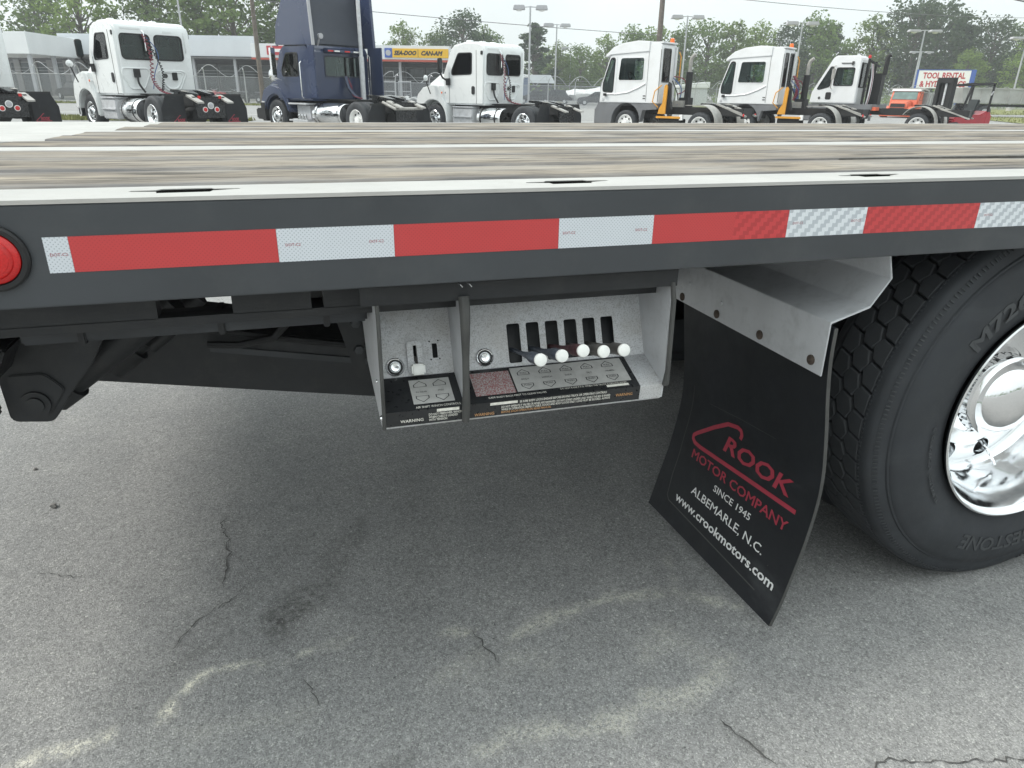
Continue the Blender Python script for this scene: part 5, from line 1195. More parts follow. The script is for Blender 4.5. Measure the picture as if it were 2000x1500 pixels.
for k_, (mt_, dx_) in enumerate((('hosered', 0), ('hosered', .10), ('hoseblue', .06), ('hoseblue', .16))): hose(y2, [(-.30+dx_, 1.50, 2.15-.45*(k_ > 1)), (-.20+dx_, 1.36, 1.85-.35*(k_ > 1)), (-.25+dx_, 1.34, 1.55-.3*(k_ > 1)), (-.28+dx_, 1.4, 1.3-.25*(k_ > 1))], .03, mt_, .05)
for y_ in (y1, y2):
    for c in y_.children:
        if c.name.startswith('cab'): c.scale.z = 1.06; c.location.z = 1.14*(1-1.06)
def yard_tractor_b():
    t = thing('yard_tractor', 'white yard tractor with sloped side window and black mast of hoses behind its cab', 'yard tractor', group='yard tractors parked in the row'); wb = 2.95; chassis(t, wb, -1.6)
    x0, x1 = -1.22, -.18
    m = MB(); m.prism([(2.45, 1.2), (2.45, 2.88), (2.55, 3.0), (3.45, 3.0), (3.56, 2.90), (4.22, 1.62), (4.26, 1.2)], 'x', x0, x1); cab = m.build('cab', M['yardwhite'], t, bevel=.03, seg=2, smooth=40)
    side_win(cab, x0, [(2.64, 2.56), (3.36, 2.56), (3.42, 1.86), (2.64, 1.86)], gl='glassg'); side_win(cab, x0, [(3.48, 2.60), (3.60, 2.60), (4.04, 1.74), (3.95, 1.70), (3.52, 1.82)], gl='glass')
    back_win(cab, 2.45, x0+.10, x1-.10, 1.8, 2.74, r=.06)
    CUT.append(('x', [(2.66, 2.5), (3.36, 2.5), (3.36, 1.9), (2.66, 1.9)], x1-.2, x1+.2)); CUT.append(('x', [(3.58, 2.76), (4.6, 2.76), (4.6, 1.70), (4.12, 1.70)], x0+.1, x1-.1))
    hollow(cab, [(2.53, 1.3), (2.53, 2.86), (2.58, 2.92), (3.4, 2.92), (3.50, 2.86), (4.14, 1.60), (4.17, 1.3)], x0+.06, x1-.06); seat(cab, -.7, 2.75, 1.75); steering(cab, -.7, 3.4, 1.9)
    m = MB(); m.prism(rr(3.42, 3.64, 1.34, 1.62, .05), 'x', x0-.012, x0); m.build('cab_vent', M['black'], cab); m = MB(); m.lathe([(0, .05), (-.02, .045), (-.025, .001)], (x0, 3.88, 1.40), 'x', 12); m.build('marker_light', M['trim'], cab)
    m = MB(); m.tube([(x0-.02, 3.45, 1.75), (x0-.14, 3.45, 1.80), (x0-.14, 3.42, 2.60), (x0-.02, 3.40, 2.62)], .02, 6); m.box(x0-.18, x0-.10, 3.37, 3.48, 2.1, 2.5); m.build('mirror', M['pales'], cab); m = MB(); m.box(x0-.03, x0, 2.7, 3.2, 2.70, 2.73); m.box(x0-.04, x0, 2.72, 2.80, 2.64, 2.78); m.build('roof_grip', M['trim'], cab)
    m = MB(); m.box(-1.25, .2, 4.1, 4.45, .5, 1.15); m.box(-1.2, 1.2, 1.75, 4.2, .95, 1.18); m.build('front_skirt', M['yardgrey'], t, bevel=.03)
    m = MB(); m.tube([(-.9, 1.45, 1.1), (-.9, 1.45, 2.85)], .05, 8); m.tube([(-.5, 1.40, 1.1), (-.5, 1.40, 2.8)], .05, 8); m.tube([(.0, 1.40, 1.1), (.0, 1.40, 2.8)], .05, 8); m.bar((-.9, 1.45, 2.84), (.25, 1.3, 2.62), .06, .06); m.bar((-.9, 1.45, 2.2), (.2, 1.4, 2.2), .05, .05); m.box(-.40, .12, .98, 1.30, 1.05, 2.35); m.build('hose_mast', M['black'], t)
    m = MB(); m.tube([(-.2, 1.15, 2.3), (-.2, 1.15, 2.95), (-.2, 1.05, 3.05)], .09, 12); m.build('exhaust_pipe', M['black'], t)
    for x, mt in ((-.82, 'galv'), (-.7, 'hosered'), (-.62, 'galv')): hose(t, [(x, 1.36, 2.7), (x+.03, 1.28, 2.2), (x-.06, 1.25, 1.6), (x-.03, 1.3, 1.15)], .025, mt)
    m = MB(); m.lathe([(0, .06), (.10, .055), (.12, .001)], (-.92, 1.45, 2.90), 'z', 12); m.build('beacon', M['redlens'], t)
    m = MB(); m.box(-1.15, -.65, 1.2, 1.6, .95, 1.08); m.build('step', M['orange'], t)
    for s in (-1, 1):
        m = MB(); o1 = [(.64*math.cos(R(a)), .50+.66*math.sin(R(a))) for a in range(200, 29, -10)]; i1 = [(.62*math.cos(R(a)), .50+.63*math.sin(R(a))) for a in range(30, 201, 10)]; m.prism(o1[::-1]+i1[::-1], 'x', s*.66, s*1.28); m.build('rear_fender', M['pales'], t)
        m = MB(); m.bar((s*.42, -.3, 1.18), (s*.46, -1.65, .72), .12, .05); m.build('ramp', M['pales'], t)
    wheel_at(t, -1.2, wb, .45, .29, -1, mat='signwhite', hub='galv'); wheel_at(t, 1.2, wb, .45, .29, 1, mat='signwhite', hub='galv'); wheel_at(t, -1.22, 0, .45, .28, -1, dual=True, mat='signwhite', hub='galv'); wheel_at(t, 1.22, 0, .45, .28, 1, dual=True, mat='signwhite', hub='galv'); fifth_wheel(t, -.05, 1.14)
    for s in (-1, 1):
        m = MB(); o1 = [(wb+.64*math.cos(R(a)), .50+.66*math.sin(R(a))) for a in range(180, -1, -10)]; i1 = [(wb+.62*math.cos(R(a)), .50+.63*math.sin(R(a))) for a in range(0, 181, 10)]; m.prism(o1[::-1]+i1[::-1], 'x', s*.86, s*1.26); m.build('front_fender', M['yardgrey'], t)
    return t
y3 = yard_tractor_b(); nudge(y3, hose_mast=.80, exhaust_pipe=.6, air_hose=.80, beacon=.80, step=.4); place(y3, 16.5, 30.4)

# ------------------------------------------------------------------ forklift
t = thing('forklift', 'red forklift with black mast and overhead guard right of the yard tractors', 'forklift')
m = MB(); m.prism([(-.95, .28), (-1.0, .75), (-.75, .95), (.55, .95), (.95, 1.12), (1.15, 1.05), (1.2, .30)], 'y', -.55, .55); body = m.build('body', M['forkred'], t, bevel=.05, seg=2)
m = MB(); m.box(.75, 1.28, -.56, .56, .35, 1.05); m.build('counterweight', M['forkred'], t, bevel=.12, seg=3)
m = MB()
for s in (-.5, .5):
    m.bar((-.62, s, .95), (-.30, s, 2.12), .07, .06); m.bar((.95, s, 1.0), (1.0, s, 2.2), .07, .06); m.bar((-.35, s, 2.12), (1.05, s, 2.22), .07, .06)
for x in (-.2, .05, .3, .55, .8): m.bar((x, -.5, 2.15+(x+.35)*.07), (x, .5, 2.15+(x+.35)*.07), .04, .04)
m.bar((-.32, -.5, 2.12), (-.32, .5, 2.12), .07, .06); m.bar((1.04, -.5, 2.22), (1.04, .5, 2.22), .07, .06); m.build('overhead_guard', M['black'], t)
m = MB(); m.box(.10, .55, -.28, .28, .95, 1.08); m.prism([(.45, 1.05), (.60, 1.05), (.75, 1.55), (.62, 1.58)], 'y', -.25, .25); m.build('seat', M['seat'], t, bevel=.05)
m = MB(); m.tube([(-.45, 0, .95), (-.25, 0, 1.35)], .04, 8); m.lathe([(0, .15), (.02, .17), (.04, .15)], (-.22, 0, 1.36), 'z', 18); m.build('steering_wheel', M['black'], t)
m = MB()
for s in (-.33, .33): m.box(-1.34, -1.12, s-.09, s+.09, .12, 2.35); m.box(-1.24, -1.10, s*.60-.07, s*.60+.07, .12, 2.28)
m.box(-1.32, -1.12, -.42, .42, 2.2, 2.42); m.box(-1.28, -1.14, -.36, .36, 1.15, 1.32); m.box(-1.23, -1.18, -.12, .12, .12, 2.25); m.build('mast', M['black'], t, bevel=.01)
m = MB(); m.tube([(-1.2, 0, .2), (-1.2, 0, 2.2)], .06, 12); m.tube([(-1.1, .12, .3), (-1.1, .12, 2.2)], .02, 6); m.build('lift_cylinder', M['galv'], t)
m = MB(); m.box(-1.38, -1.32, -.48, .48, .15, .28); m.box(-1.38, -1.32, -.48, .48, .50, .60); m.build('fork_carriage', M['black'], t)
for s in (-.25, .25):
    m = MB(); m.box(-2.35, -1.38, s-.06, s+.06, .08, .12); m.box(-1.42, -1.38, s-.06, s+.06, .08, .6); m.build('fork', M['black'], t)
for x, r in ((-.85, .33), (.75, .27)):
    for s in (-1, 1):
        m = MB(); m.lathe([(-.01*s, .14), (.0, r*.75), (-.02*s, r), (-.18*s, r), (-.2*s, r*.7)], (x, s*.58, r), 'y', 20); w = m.build('wheel', M['rubber'], t); m = MB(); m.lathe([(.0, .16), (-.03*s, .1), (.0, .04), (.0, .001)], (x, s*.581, r), 'y', 16); m.build('rim', M['galv'], w)
m = MB(); m.tube([(.9, -.52, 1.75), (.9, -.6, 1.9)], .03, 6); m.build('lamp', M['galv'], t)
t.location = B(19.7, 33.4, -.15); t.rotation_euler = (0, 0, -YAW+R(20))
# ------------------------------------------------------------------ orange truck with grey dump body
t = thing('dump_truck', 'old orange truck with grey tipper body parked behind the forklift', 'truck')
m = MB(); m.prism([(.9, .95), (.9, 2.25), (1.0, 2.36), (1.9, 2.36), (2.25, 1.62), (2.25, .95)], 'x', -1.0, 1.0); c = m.build('cab', M['orange'], t, bevel=.08, seg=2)
m = MB(); m.prism([(.85, 2.28), (.9, 2.42), (2.0, 2.42), (2.1, 2.30)], 'x', -1.02, 1.02); m.build('roof_visor', M['truckwhite'], c, bevel=.03)
m = MB(); q = [(-.88, 2.20, 1.70), (.88, 2.20, 1.70), (.82, 1.95, 2.25), (-.82, 1.95, 2.25)]; m.add(q+[(x, y+.05, z+.02) for x, y, z in q], [(4, 5, 6, 7), (0, 1, 5, 4), (1, 2, 6, 5), (2, 3, 7, 6), (3, 0, 4, 7)]); m.build('windscreen', M['glassg'], c)
for s in (-1, 1):
    side_win(c, s*1.0, [(1.0, 2.2), (1.75, 2.2), (2.0, 1.66), (1.0, 1.66)])
    m = MB(); arc_ = [(3.1+.58*math.cos(R(a)), .5+.58*math.sin(R(a))) for a in range(0, 181, 15)]; m.prism([(3.72, .5), (3.65, 1.05), (3.2, 1.24), (2.5, 1.15), (2.2, .75), (2.3, .5), (2.5, .5)]+arc_[::-1], 'x', s*.65, s*1.15); m.build('fender', M['orange'], t, bevel=.05)
    m = MB(); m.lathe([(0, .12), (.04, .11), (.05, .001)], (s*.90, 3.66, .93), 'y', 14); m.build('headlight', M['galv'], t)
m = MB(); m.prism([(2.2, .9), (2.2, 1.66), (3.5, 1.52), (3.62, 1.4), (3.62, .8)], 'x', -.62, .62); m.build('hood', M['orange'], t, bevel=.1, seg=3)
m = MB(); m.box(-.50, .50, 3.60, 3.66, .85, 1.12); m.box(-.50, .50, 3.60, 3.66, 1.18, 1.42); m.build('grille', M['black'], t); m = MB(); m.box(-1.1, 1.1, 3.68, 3.85, .52, .75); m.build('bumper', M['orange'], t, bevel=.03)
m = MB(); m.box(-.45, .45, -3.2, 3.5, .65, .9); m.build('frame_rail', M['black'], t)
m = MB(); m.prism([(-1.15, 1.15), (-1.22, 2.2), (1.22, 2.2), (1.15, 1.15)], 'y', -3.4, .7); d = m.build('dump_body', M['trailer'], t, bevel=.03); 
for y in (-3.3, -2.5, -1.7, -.9, -.1, .6):
    for s in (-1, 1): m = MB(); m.bar((s*1.17, y, 1.15), (s*1.25, y, 2.2), .08, .08); m.build('body_rib', M['trailer'], d)
m = MB(); m.prism([(.3, 2.26), (.3, 2.40), (1.7, 2.52), (1.7, 2.42)], 'x', -1.2, 1.2); m.build('cab_shield', M['pales'], d)
for y in (3.1, -1.6, -2.7):
    for s in (-1, 1): wheel_at(t, s*1.12, y, .5, .28, s, mat='galv', hub='galv')
t.location = B(31.3, 60.0, -.42); t.rotation_euler = (0, 0, -YAW+R(138))
# grey tank trailer behind
t = thing('dump_trailer', 'long grey dump trailer parked on the grass at the right edge', 'trailer')
m = MB(); m.prism([(-4.6, 1.15), (-4.9, 2.35), (5.2, 2.25), (4.4, 1.15)], 'y', -1.2, 1.2); d = m.build('trailer_body', M['trailer'], t, bevel=.04); 
for k in range(9): m = MB(); m.bar((-4.3+k*1.05, -1.23, 1.2), (-4.4+k*1.1, -1.23, 2.26), .09, .06); m.build('body_rib', M['trailer'], d)
m = MB(); m.bar((-4.9, -1.22, 2.34), (5.2, -1.22, 2.24), .10, .10, up=(0, 1, 0)); m.build('top_rail', M['trailer'], d); m = MB(); m.bar((-4.4, -.5, 1.0), (4.2, -.5, 1.0), .12, .2); m.bar((-4.4, .5, 1.0), (4.2, .5, 1.0), .12, .2); m.build('frame_rail', M['black'], t)
for x in (-3.9, -2.7, 2.6, 3.8):
    for s in (-1, 1):
        m = MB(); m.lathe([(0, .25), (0, .42), (-.03*s, .5), (-.5*s, .5), (-.5*s, .2)], (x, s*1.15, .5), 'y', 20); w = m.build('tyre', M['rubber'], t); m = MB(); m.lathe([(-.06*s, .001), (-.06*s, .2), (0, .26)], (x, s*1.15, .5), 'y', 16); m.build('rim', M['galv'], w)
t.location = B(42.3, 64.5, -.1); t.rotation_euler = (0, 0, -YAW+R(-6))
# sign
t = thing('rental_sign', 'white tool rental sign with red lettering and blue ends above the orange truck', 'sign')
m = MB(); m.box(-3.0, 3.0, -.25, .25, 1.95, 4.1); p_ = m.build('sign_panel', M['signwhite'], t, bevel=.03)
for x0, x1 in ((-3.35, -3.0), (3.0, 3.55)):
    m = MB(); m.box(x0, x1, -.27, .27, 1.85, 4.2); m.build('sign_end', M['signblue'], t)
m = MB(); m.box(-3.35, 3.55, -.26, .26, 4.1, 4.2); m.build('sign_edge', M['signblue'], t)
for s, z, w in (('TOOL RENTAL', 3.15, 4.9), ('& HYDRAULICS', 2.15, 5.3)): text('sign_lettering', s, .98, M['signred'], t, lambda a, bb, q, z=z: (a, -.262, z+bb), bold=.035, width=w)
m = MB(); m.box(-2.2, -1.9, -.15, .15, 0, 1.95); m.box(1.9, 2.2, -.15, .15, 0, 1.95); m.build('sign_post', M['signblue'], t)
t.location = B(55.6, 100, .6); t.rotation_euler = (0, 0, -YAW-R(20))

# ------------------------------------------------------------------ car park lamps
def lamp(label, lat, D, top, heads, ang=0, hw=.95, flat=False):
    t = thing('lamp_post', label, 'lamp post', group='twin headed lamp posts'); t.location = B(lat, D); t.rotation_euler = (0, 0, -YAW+R(ang)); h = top-t.location.z
    m = MB(); m.tube([(0, 0, 0), (0, 0, h*.5), (0, 0, h)], [.115, .10, .085], 10); m.build('pole', M['polegrey'], t)
    m = MB(); m.lathe([(0, .32), (.35, .30), (.36, .001)], (0, 0, 0), 'z', 14); m.build('concrete_base', M['kerb'], t)
    m = MB(); m.tube([(-heads*.5, 0, h-.12), (0, 0, h-.06), (heads*.5, 0, h-.12)], .05, 8); m.build('arm', M['polegrey'], t)
    for s in (-1, 1):
        cx = s*heads*.5+s*hw*.15; m = MB(); hh = .28 if flat else .42
        m.prism([(cx-hw*.5, h-.12-hh*.55), (cx-hw*.42, h-.12+hh*.45), (cx+hw*.42, h-.12+hh*.45), (cx+hw*.5, h-.12-hh*.55)], 'y', -.38, .38); hd = m.build('lamp_head', M['lampgrey'], t, bevel=.05)
        m = MB(); m.lathe([(0, .34), (-.10, .26), (-.14, .001)], (cx, 0, h-.12-hh*.55), 'z', 14); m.build('lamp_lens', M['signwhite'], hd)
    return t
lamp('tallest twin headed lamp post, rising just right of the second white day cab truck', 1.3, 80, 9.15, 1.9, 0, 1.25)
lamp('twin headed lamp post between the white day cab truck and the first yard tractor', 5.55, 110, 9.95, 1.95, 8, 1.5)
lamp('small distant lamp post in front of the trees left of the first yard tractor', 10.45, 150, 9.1, 2.0, 0, 1.5)
lamp('twin headed lamp post standing behind the exhaust of the first yard tractor', 20.5, 95, 9.85, 2.1, 0, 1.45)
lamp('twin headed lamp post standing behind the exhaust of the middle yard tractor', 34.4, 95, 9.35, 2.05, 0, 1.45)
lamp('short flat headed lamp post left of the rightmost yard tractor', 56.1, 150, 8.3, 2.0, 0, 1.3, True)
lamp('flat headed lamp post between the rightmost yard tractor and the tool rental sign', 73.3, 150, 7.65, 2.0, 0, 1.3, True)
lamp('tall flat headed lamp post beside the left end of the tool rental sign', 49.3, 95, 8.72, 2.1, 0, 1.5, True)
lamp('middle one of the lamp posts lined up left of the tool rental sign', 72.9, 140, 8.8, 2.3, 0, 1.5, True)
lamp('farthest and lowest of the lamp posts lined up left of the tool rental sign', 88.0, 170, 7.75, 1.9, 0, 1.2, True)
lamp('lamp post cut by the right edge of the frame above the dump trailer', 61.9, 95, 8.1, 2.1, 0, 1.5, True)
lamp('lamp post whose bare pole rises behind the cab of the leftmost white truck', -36.45, 85, 11.6, 2.0, 0, 1.4)
for k, (lab, la, D, h, r) in enumerate((('brown wooden utility pole standing left of the dark blue truck', -20.1, 60, 11, .19), ('thick dark utility pole rising behind the roof of the first yard tractor', 12.75, 70, 13, .28))):
    t = thing('utility_pole', lab, 'utility pole', B(la, D), group='wooden utility poles'); m = MB(); m.tube([(0, 0, 0), (.0, 0, h*.5), (0, 0, h)], [r, r*.85, r*.7], 12); m.build('pole', M['polewood'], t)
    m = MB(); m.bar((-1.2*RX, -1.2*RY, h-.5), (1.2*RX, 1.2*RY, h-.5), .1, .12); m.build('cross_arm', M['polewood'], t)
def wire(lab, a, b, r, sag):
    P = [];
    for i in range(25):
        k = i/24; P.append((a[0]+(b[0]-a[0])*k, a[1]+(b[1]-a[1])*k, a[2]+(b[2]-a[2])*k-sag*4*k*(1-k)))
    m = MB(); m.tube(P, r, 5); tag(m.build('overhead_wire', M['wire'], None, smooth=60), lab, 'wire', 'overhead wires')
def BW(lat, D, z): q = B(lat, D); return (q.x, q.y, z)
wire('overhead wire sloping down from the blue truck fairing to the thick utility pole', BW(-34, 55, 8.2), BW(12.7, 70, 6.0), .025, .3)
wire('thin overhead wire crossing the sky right of the thick utility pole', BW(12.7, 70, 9.5), BW(90, 125, 13.2), .028, .8)
wire('thick cable crossing the top right corner of the sky', BW(30, 58, 8.9), BW(60, 72, 7.4), .06, .2)
# ------------------------------------------------------------------ chain link fence with coil of razor wire
FL = [(-48, 56.5), (-30, 58), (-10, 63), (3, 72), (11, 76.5), (20, 85), (36, 92), (62, 100), (80, 108)]
t = thing('chain_link_fence', 'long chain link fence topped with curling razor wire behind the trucks', 'fence', B(*FL[0]))
F0 = Vector(t.location); postm = None; mesh = MB(); rail_ = MB(); coil = []; ii = 0
for (a0, d0), (a1, d1) in zip(FL[:-1], FL[1:]):
    p, q = B(a0, d0), B(a1, d1); L = (q-p).length; n = max(1, round(L/3.0)); dr = (q-p)/L; hz = Vector((dr.x, dr.y, 0)).normalized(); back = Vector((-hz.y, hz.x, 0))
    for k in range(n):
        c = p+(q-p)*k/n; c.z = gz(c.x, c.y)
        if postm is None:
            m = MB(); m.tube([(0, 0, 0), (0, 0, 2.0), (0, .04, 2.3), (0, .2, 2.55), (0, .42, 2.62), (0, .55, 2.5)], [.045, .045, .04, .035, .03, .025], 7); postm = m.build('fence_post', M['polegrey'], t); o = postm
        else: o = bpy.data.objects.new('fence_post', postm.data); COL.objects.link(o); o.parent = t
        o.location = c-F0; o.rotation_euler = (0, 0, math.atan2(hz.y, hz.x)+PI*(1 if ii % 2 else 1)); ii += 1
        c2 = p+(q-p)*(k+1)/n; c2.z = gz(c2.x, c2.y)
        rail_.tube([c+Vector((0, 0, 2.0))-F0, c2+Vector((0, 0, 2.0))-F0], .028, 5)
        for hgt in (2.2, 2.42): rail_.tube([c+Vector((0, 0, hgt))-F0, c2+Vector((0, 0, hgt))-F0], .008, 3)
        for j in range(20):
            s = j/20; w = c+(c2-c)*s-F0; coil.append(w+Vector((0, 0, 2.42+.42*math.sin((k+s)*2*PI*1.05)))+back*.25*math.cos((k+s)*2*PI*1.05))
    st = .105; nn = int(L/st)
    for k in range(-19, nn):
        for sg in (1, -1):
            a = k*st if sg > 0 else k*st+2.0; e = a+sg*2.0; s0, s1 = a, e; z0, z1 = 0., 2.0
            def clip(s): return max(0, min(L, s))
            if max(s0, s1) < 0 or min(s0, s1) > L: continue
            f0, f1 = (clip(s0)-s0)/(s1-s0), (clip(s1)-s0)/(s1-s0); A = p+dr*clip(s0)-F0; E = p+dr*clip(s1)-F0
            za, ze = 2.0*f0+.02, 2.0*f1+.02; w = Vector((0, 0, .011)); mesh.add([A+Vector((0, 0, za))-w, A+Vector((0, 0, za))+w, E+Vector((0, 0, ze))+w, E+Vector((0, 0, ze))-w], [(0, 1, 2, 3)])
tag(mesh.build('chain_link', M['galvwire'], t, norm=False, smooth=0), kind='stuff'); rail_.build('top_rail', M['galvwire'], t)
m = MB(); m.tube(coil, .022, 4); m.build('razor_wire', M['polegrey'], t)

# ------------------------------------------------------------------ buildings (local x = lateral, y = away from the viewer)
bd = thing('showroom_building', 'long low motor showroom with pale fascia, dark glass front and yellow sign', 'building', B(-25, 76), -YAW)
def bx(nm, x0, x1, y0, y1, z0, z1, mat, bev=0, par=None): m = MB(); m.box(x0, x1, y0, y1, z0, z1); return m.build(nm, M[mat], par or bd, bevel=bev)
bx('wall', -30, 18.2, 3.5, 16, 0, 4.2, 'wall'); bx('roof', -20.5, 18.2, .4, 16, 4.5, 4.62, 'trailer')
bx('fascia', -20.5, -.9, 0, .35, 4.05, 5.55, 'fascia', .02); bx('fascia', -.9, 18.4, -.7, .4, 3.98, 5.22, 'fascia2', .02); bx('roof_parapet', -20.5, -1.0, 1.0, 1.3, 4.6, 5.95, 'fascia'); bx('fascia_trim', -.9, 18.42, -.72, .4, 3.80, 3.96, 'redtrim'); bx('soffit', -20.5, 18.3, -.3, 3.5, 3.85, 3.97, 'wallpale')
w = None
for k in range(22):
    x = -29.5+k*2.15; fr = bx('window', x, x+2.0, 3.38, 3.5, .5 if k % 5 else .05, 3.4, 'wallpale'); bx('pane', x+.08, x+1.92, 3.35, 3.48, (.5 if k % 5 else .05)+.08, 3.3, 'glass', par=fr)
for k in range(10): bx('column', -19.5+k*4.1, -19.25+k*4.1, .3, .55, 0, 3.9, 'polegrey')
bx('kerb_step', -30, 18.4, -.6, 3.4, .0, .16, 'kerb')
for k in range(6): bx('wall_pier', -28.6+k*1.7, -28.0+k*1.7, 3.2, 3.45, .1, 3.6, 'wallpale')
# angled canopy on the left
m = MB(); q = [(-21, -9.0), (-16.9, -9.6), (-18.2, .2), (-27, .6)]; m.prism(q, 'z', 3.68, 5.42); m.build('canopy', M['fascia2'], bd, bevel=.03)
for x, y in ((-17.3, -9.1), (-20.6, -8.6), (-18.0, -4.5), (-18.6, -.3)): bx('column', x-.14, x+.14, y-.14, y+.14, 0, 3.68, 'polegrey')
bx('awning', -24, -11, 2.4, 4, 5.2, 5.55, 'redtrim')
# signs on the fascia
s_ = bx('sign_board', 12.9, 18.35, -.80, -.72, 4.15, 4.95, 'signyel', .01); bx('sign_badge', 12.15, 12.88, -.80, -.72, 4.13, 4.97, 'signblue', .01); m = MB(); m.lathe([(0, .26), (-.02, .24), (-.02, .001)], (12.5, -.805, 4.55), 'y', 18); m.build('badge_emblem', M['lampgrey'], bd)
text('sign_lettering', 'SEA-DOO', .52, M['ink'], bd, lambda a, b_, z: (14.15+a, -.812, 4.38+b_), bold=.03, shear=.3, width=2.2); text('sign_lettering', 'CAN-AM', .52, M['ink'], bd, lambda a, b_, z: (16.75+a, -.812, 4.38+b_), bold=.03, shear=.3, width=2.1)
m = MB(); m.box(15.38, 15.42, -.81, -.79, 4.2, 4.9); m.build('sign_divider', M['ink'], bd)
bx('sign_board', .70, 4.2, -.80, -.72, 4.22, 5.02, 'signred', .01); m = MB(); m.prism([(.85, 4.62), (1.3, 4.92), (1.3, 4.76), (2.05, 4.76), (2.05, 4.48), (1.3, 4.48), (1.3, 4.32)], 'y', -.83, -.80); m.build('sign_emblem', M['signwhite'], bd); bx('sign_strip', 2.3, 3.9, -.83, -.80, 4.45, 4.8, 'signwhite')
sh = thing('storage_shed', 'small pale roofed shed behind the lamp posts at centre', 'building', B(4.0, 112), -YAW)
bx('wall', -2.6, 1.2, 0, 4, 0, 2.6, 'wall', par=sh); m = MB(); m.prism([(-2.9, 2.6), (-2.3, 3.7), (1.0, 3.7), (1.7, 2.6)], 'y', -.4, 4.4); m.build('roof', M['fascia'], sh)
sh2 = thing('container_office', 'blue grey box building with white roof beside the white day cab truck', 'building', B(.4, 104), -YAW); bx('wall', -1.5, 1.2, 0, 3, 0, 3.2, 'signblue', par=sh2); sh2.children[0].data.materials[0] = paint('faded_blue_wall', (.16, .20, .28), .6); m = MB(); m.prism([(-1.7, 3.2), (-1.7, 4.0), (1.3, 3.5), (1.3, 3.2)], 'y', -.2, 3.2); m.build('roof', M['truckwhite'], sh2)
sh3 = thing('house', 'distant grey roofed house low behind the showroom trees', 'building', B(-9.6, 128), -YAW); bx('wall', -3, 3, 0, 6, 0, 5.2, 'wallpale', par=sh3); m = MB(); m.prism([(-3.4, 5.2), (-1.6, 7.2), (1.6, 7.2), (3.4, 5.2)], 'y', -.4, 6.4); m.build('roof', M['fascia'], sh3)
sh4 = thing('storage_shed', 'small white shed behind the fence between the first two yard tractors', 'building', B(22.9, 98), -YAW); bx('wall', -1.7, 1.7, 0, 3, 0, 2.2, 'fascia', par=sh4); m = MB(); m.prism([(-1.9, 2.2), (-1.9, 2.5), (1.9, 2.9), (1.9, 2.2)], 'y', -.2, 3.2); m.build('roof', M['fascia2'], sh4)
# ------------------------------------------------------------------ boats, cars and quad bikes in the sales lot
def boat(lab, lat, D, rz, sc=1.):
    t = thing('covered_boat', lab, 'boat', B(lat, D), rz, 'boats on trailers'); N = 10; v = []; v2 = []
    for i in range(N+1):
        k = i/N; y = -2.6+5.2*k; w = 1.0*(1-max(0, k-.45)**2*3.2)**1 if k < 1 else .05; w = max(w, .05); kz = .55+.25*max(0, k-.5)
        v += [(-w*sc, y*sc, 1.15*sc), (-w*.8*sc, y*sc, kz*sc), (0, y*sc, (kz-.2)*sc), (w*.8*sc, y*sc, kz*sc), (w*sc, y*sc, 1.15*sc)]
        hp = (1.25+.55*math.sin(PI*min(1, k*1.1))**.7*(1+.15*math.sin(k*17)))*sc; v2 += [(-w*1.03*sc, y*sc, 1.1*sc), (-w*.6*sc, y*sc, (hp+1.15*sc)/2+.1*sc), (0, y*sc, hp), (w*.6*sc, y*sc, (hp+1.15*sc)/2+.1*sc), (w*1.03*sc, y*sc, 1.1*sc)]
    f = [(i*5+j, i*5+j+1, i*5+j+6, i*5+j+5) for i in range(N) for j in range(4)]+[(0, 1, 2, 3, 4)]
    m = MB(); m.add(v, f); m.build('hull', M['truckwhite'], t, smooth=60); m = MB(); m.add(v2, f); m.build('boat_cover', M['tarp'], t, smooth=60)
    m = MB(); m.bar((0, -2*sc, .4), (0, 3.6*sc, .4), .1, .1); m.build('trailer_frame', M['galv'], t)
    for s in (-1, 1):
        m = MB(); m.lathe([(0, .12), (0, .26), (-.2*s, .28), (-.2*s, .12)], (s*.98*sc, -.8, .28), 'x', 14); m.build('trailer_wheel', M['rubber'], t)
    return t
boat('white covered boat on its trailer, left one behind the lamp posts', 7.6, 100, R(60)); boat('white covered boat on its trailer, beside the first yard tractor', 10.6, 97, R(75), 1.15); boat('white covered boat farther back, its cover just showing over the others', 8.9, 106, R(80), 1.0)
def car(lab, lat, D, rz, mat, name='parked_car', h=1.0):
    t = thing(name, lab, 'car', B(lat, D), rz, 'vehicles parked in the sales lot'); m = MB(); m.prism([(-2.3, .35), (-2.35, .75), (-1.9, .98), (1.0, 1.0), (2.15, .85), (2.3, .45), (2.2, .3)], 'x', -.88, .88); b_ = m.build('body', M[mat], t, bevel=.08, seg=2)
    m = MB(); m.prism([(-1.9, .96), (-1.35, 1.5*h), (.25, 1.5*h), (1.1, .98)], 'x', -.76, .76); m.build('cabin', M['glass'], t, bevel=.06); m = MB(); m.box(-.72, .72, -1.3, .2, 1.49*h, 1.53*h); m.build('roof', M[mat], t, bevel=.015)
    for y in (-1.4, 1.4):
        for s in (-1, 1):
            m = MB(); m.lathe([(0, .18), (0, .3), (-.03*s, .33), (-.22*s, .33), (-.22*s, .15)], (s*.9, y, .33), 'x', 18); w = m.build('wheel', M['rubber'], t); m = MB(); m.lathe([(-.02*s, .001), (.005*s, .19)], (s*.9, y, .33), 'x', 14); m.build('rim', M['galv'], w)
    return t
car('dark car parked behind the second white day cab truck', 2.2, 97, R(80), 'blackgl'); car('dark pickup bodied car parked left of the covered boats', 4.9, 98, R(65), 'black', h=1.12); car('dark grey car parked in front of the covered boats', 9.7, 92, R(70), 'wall')
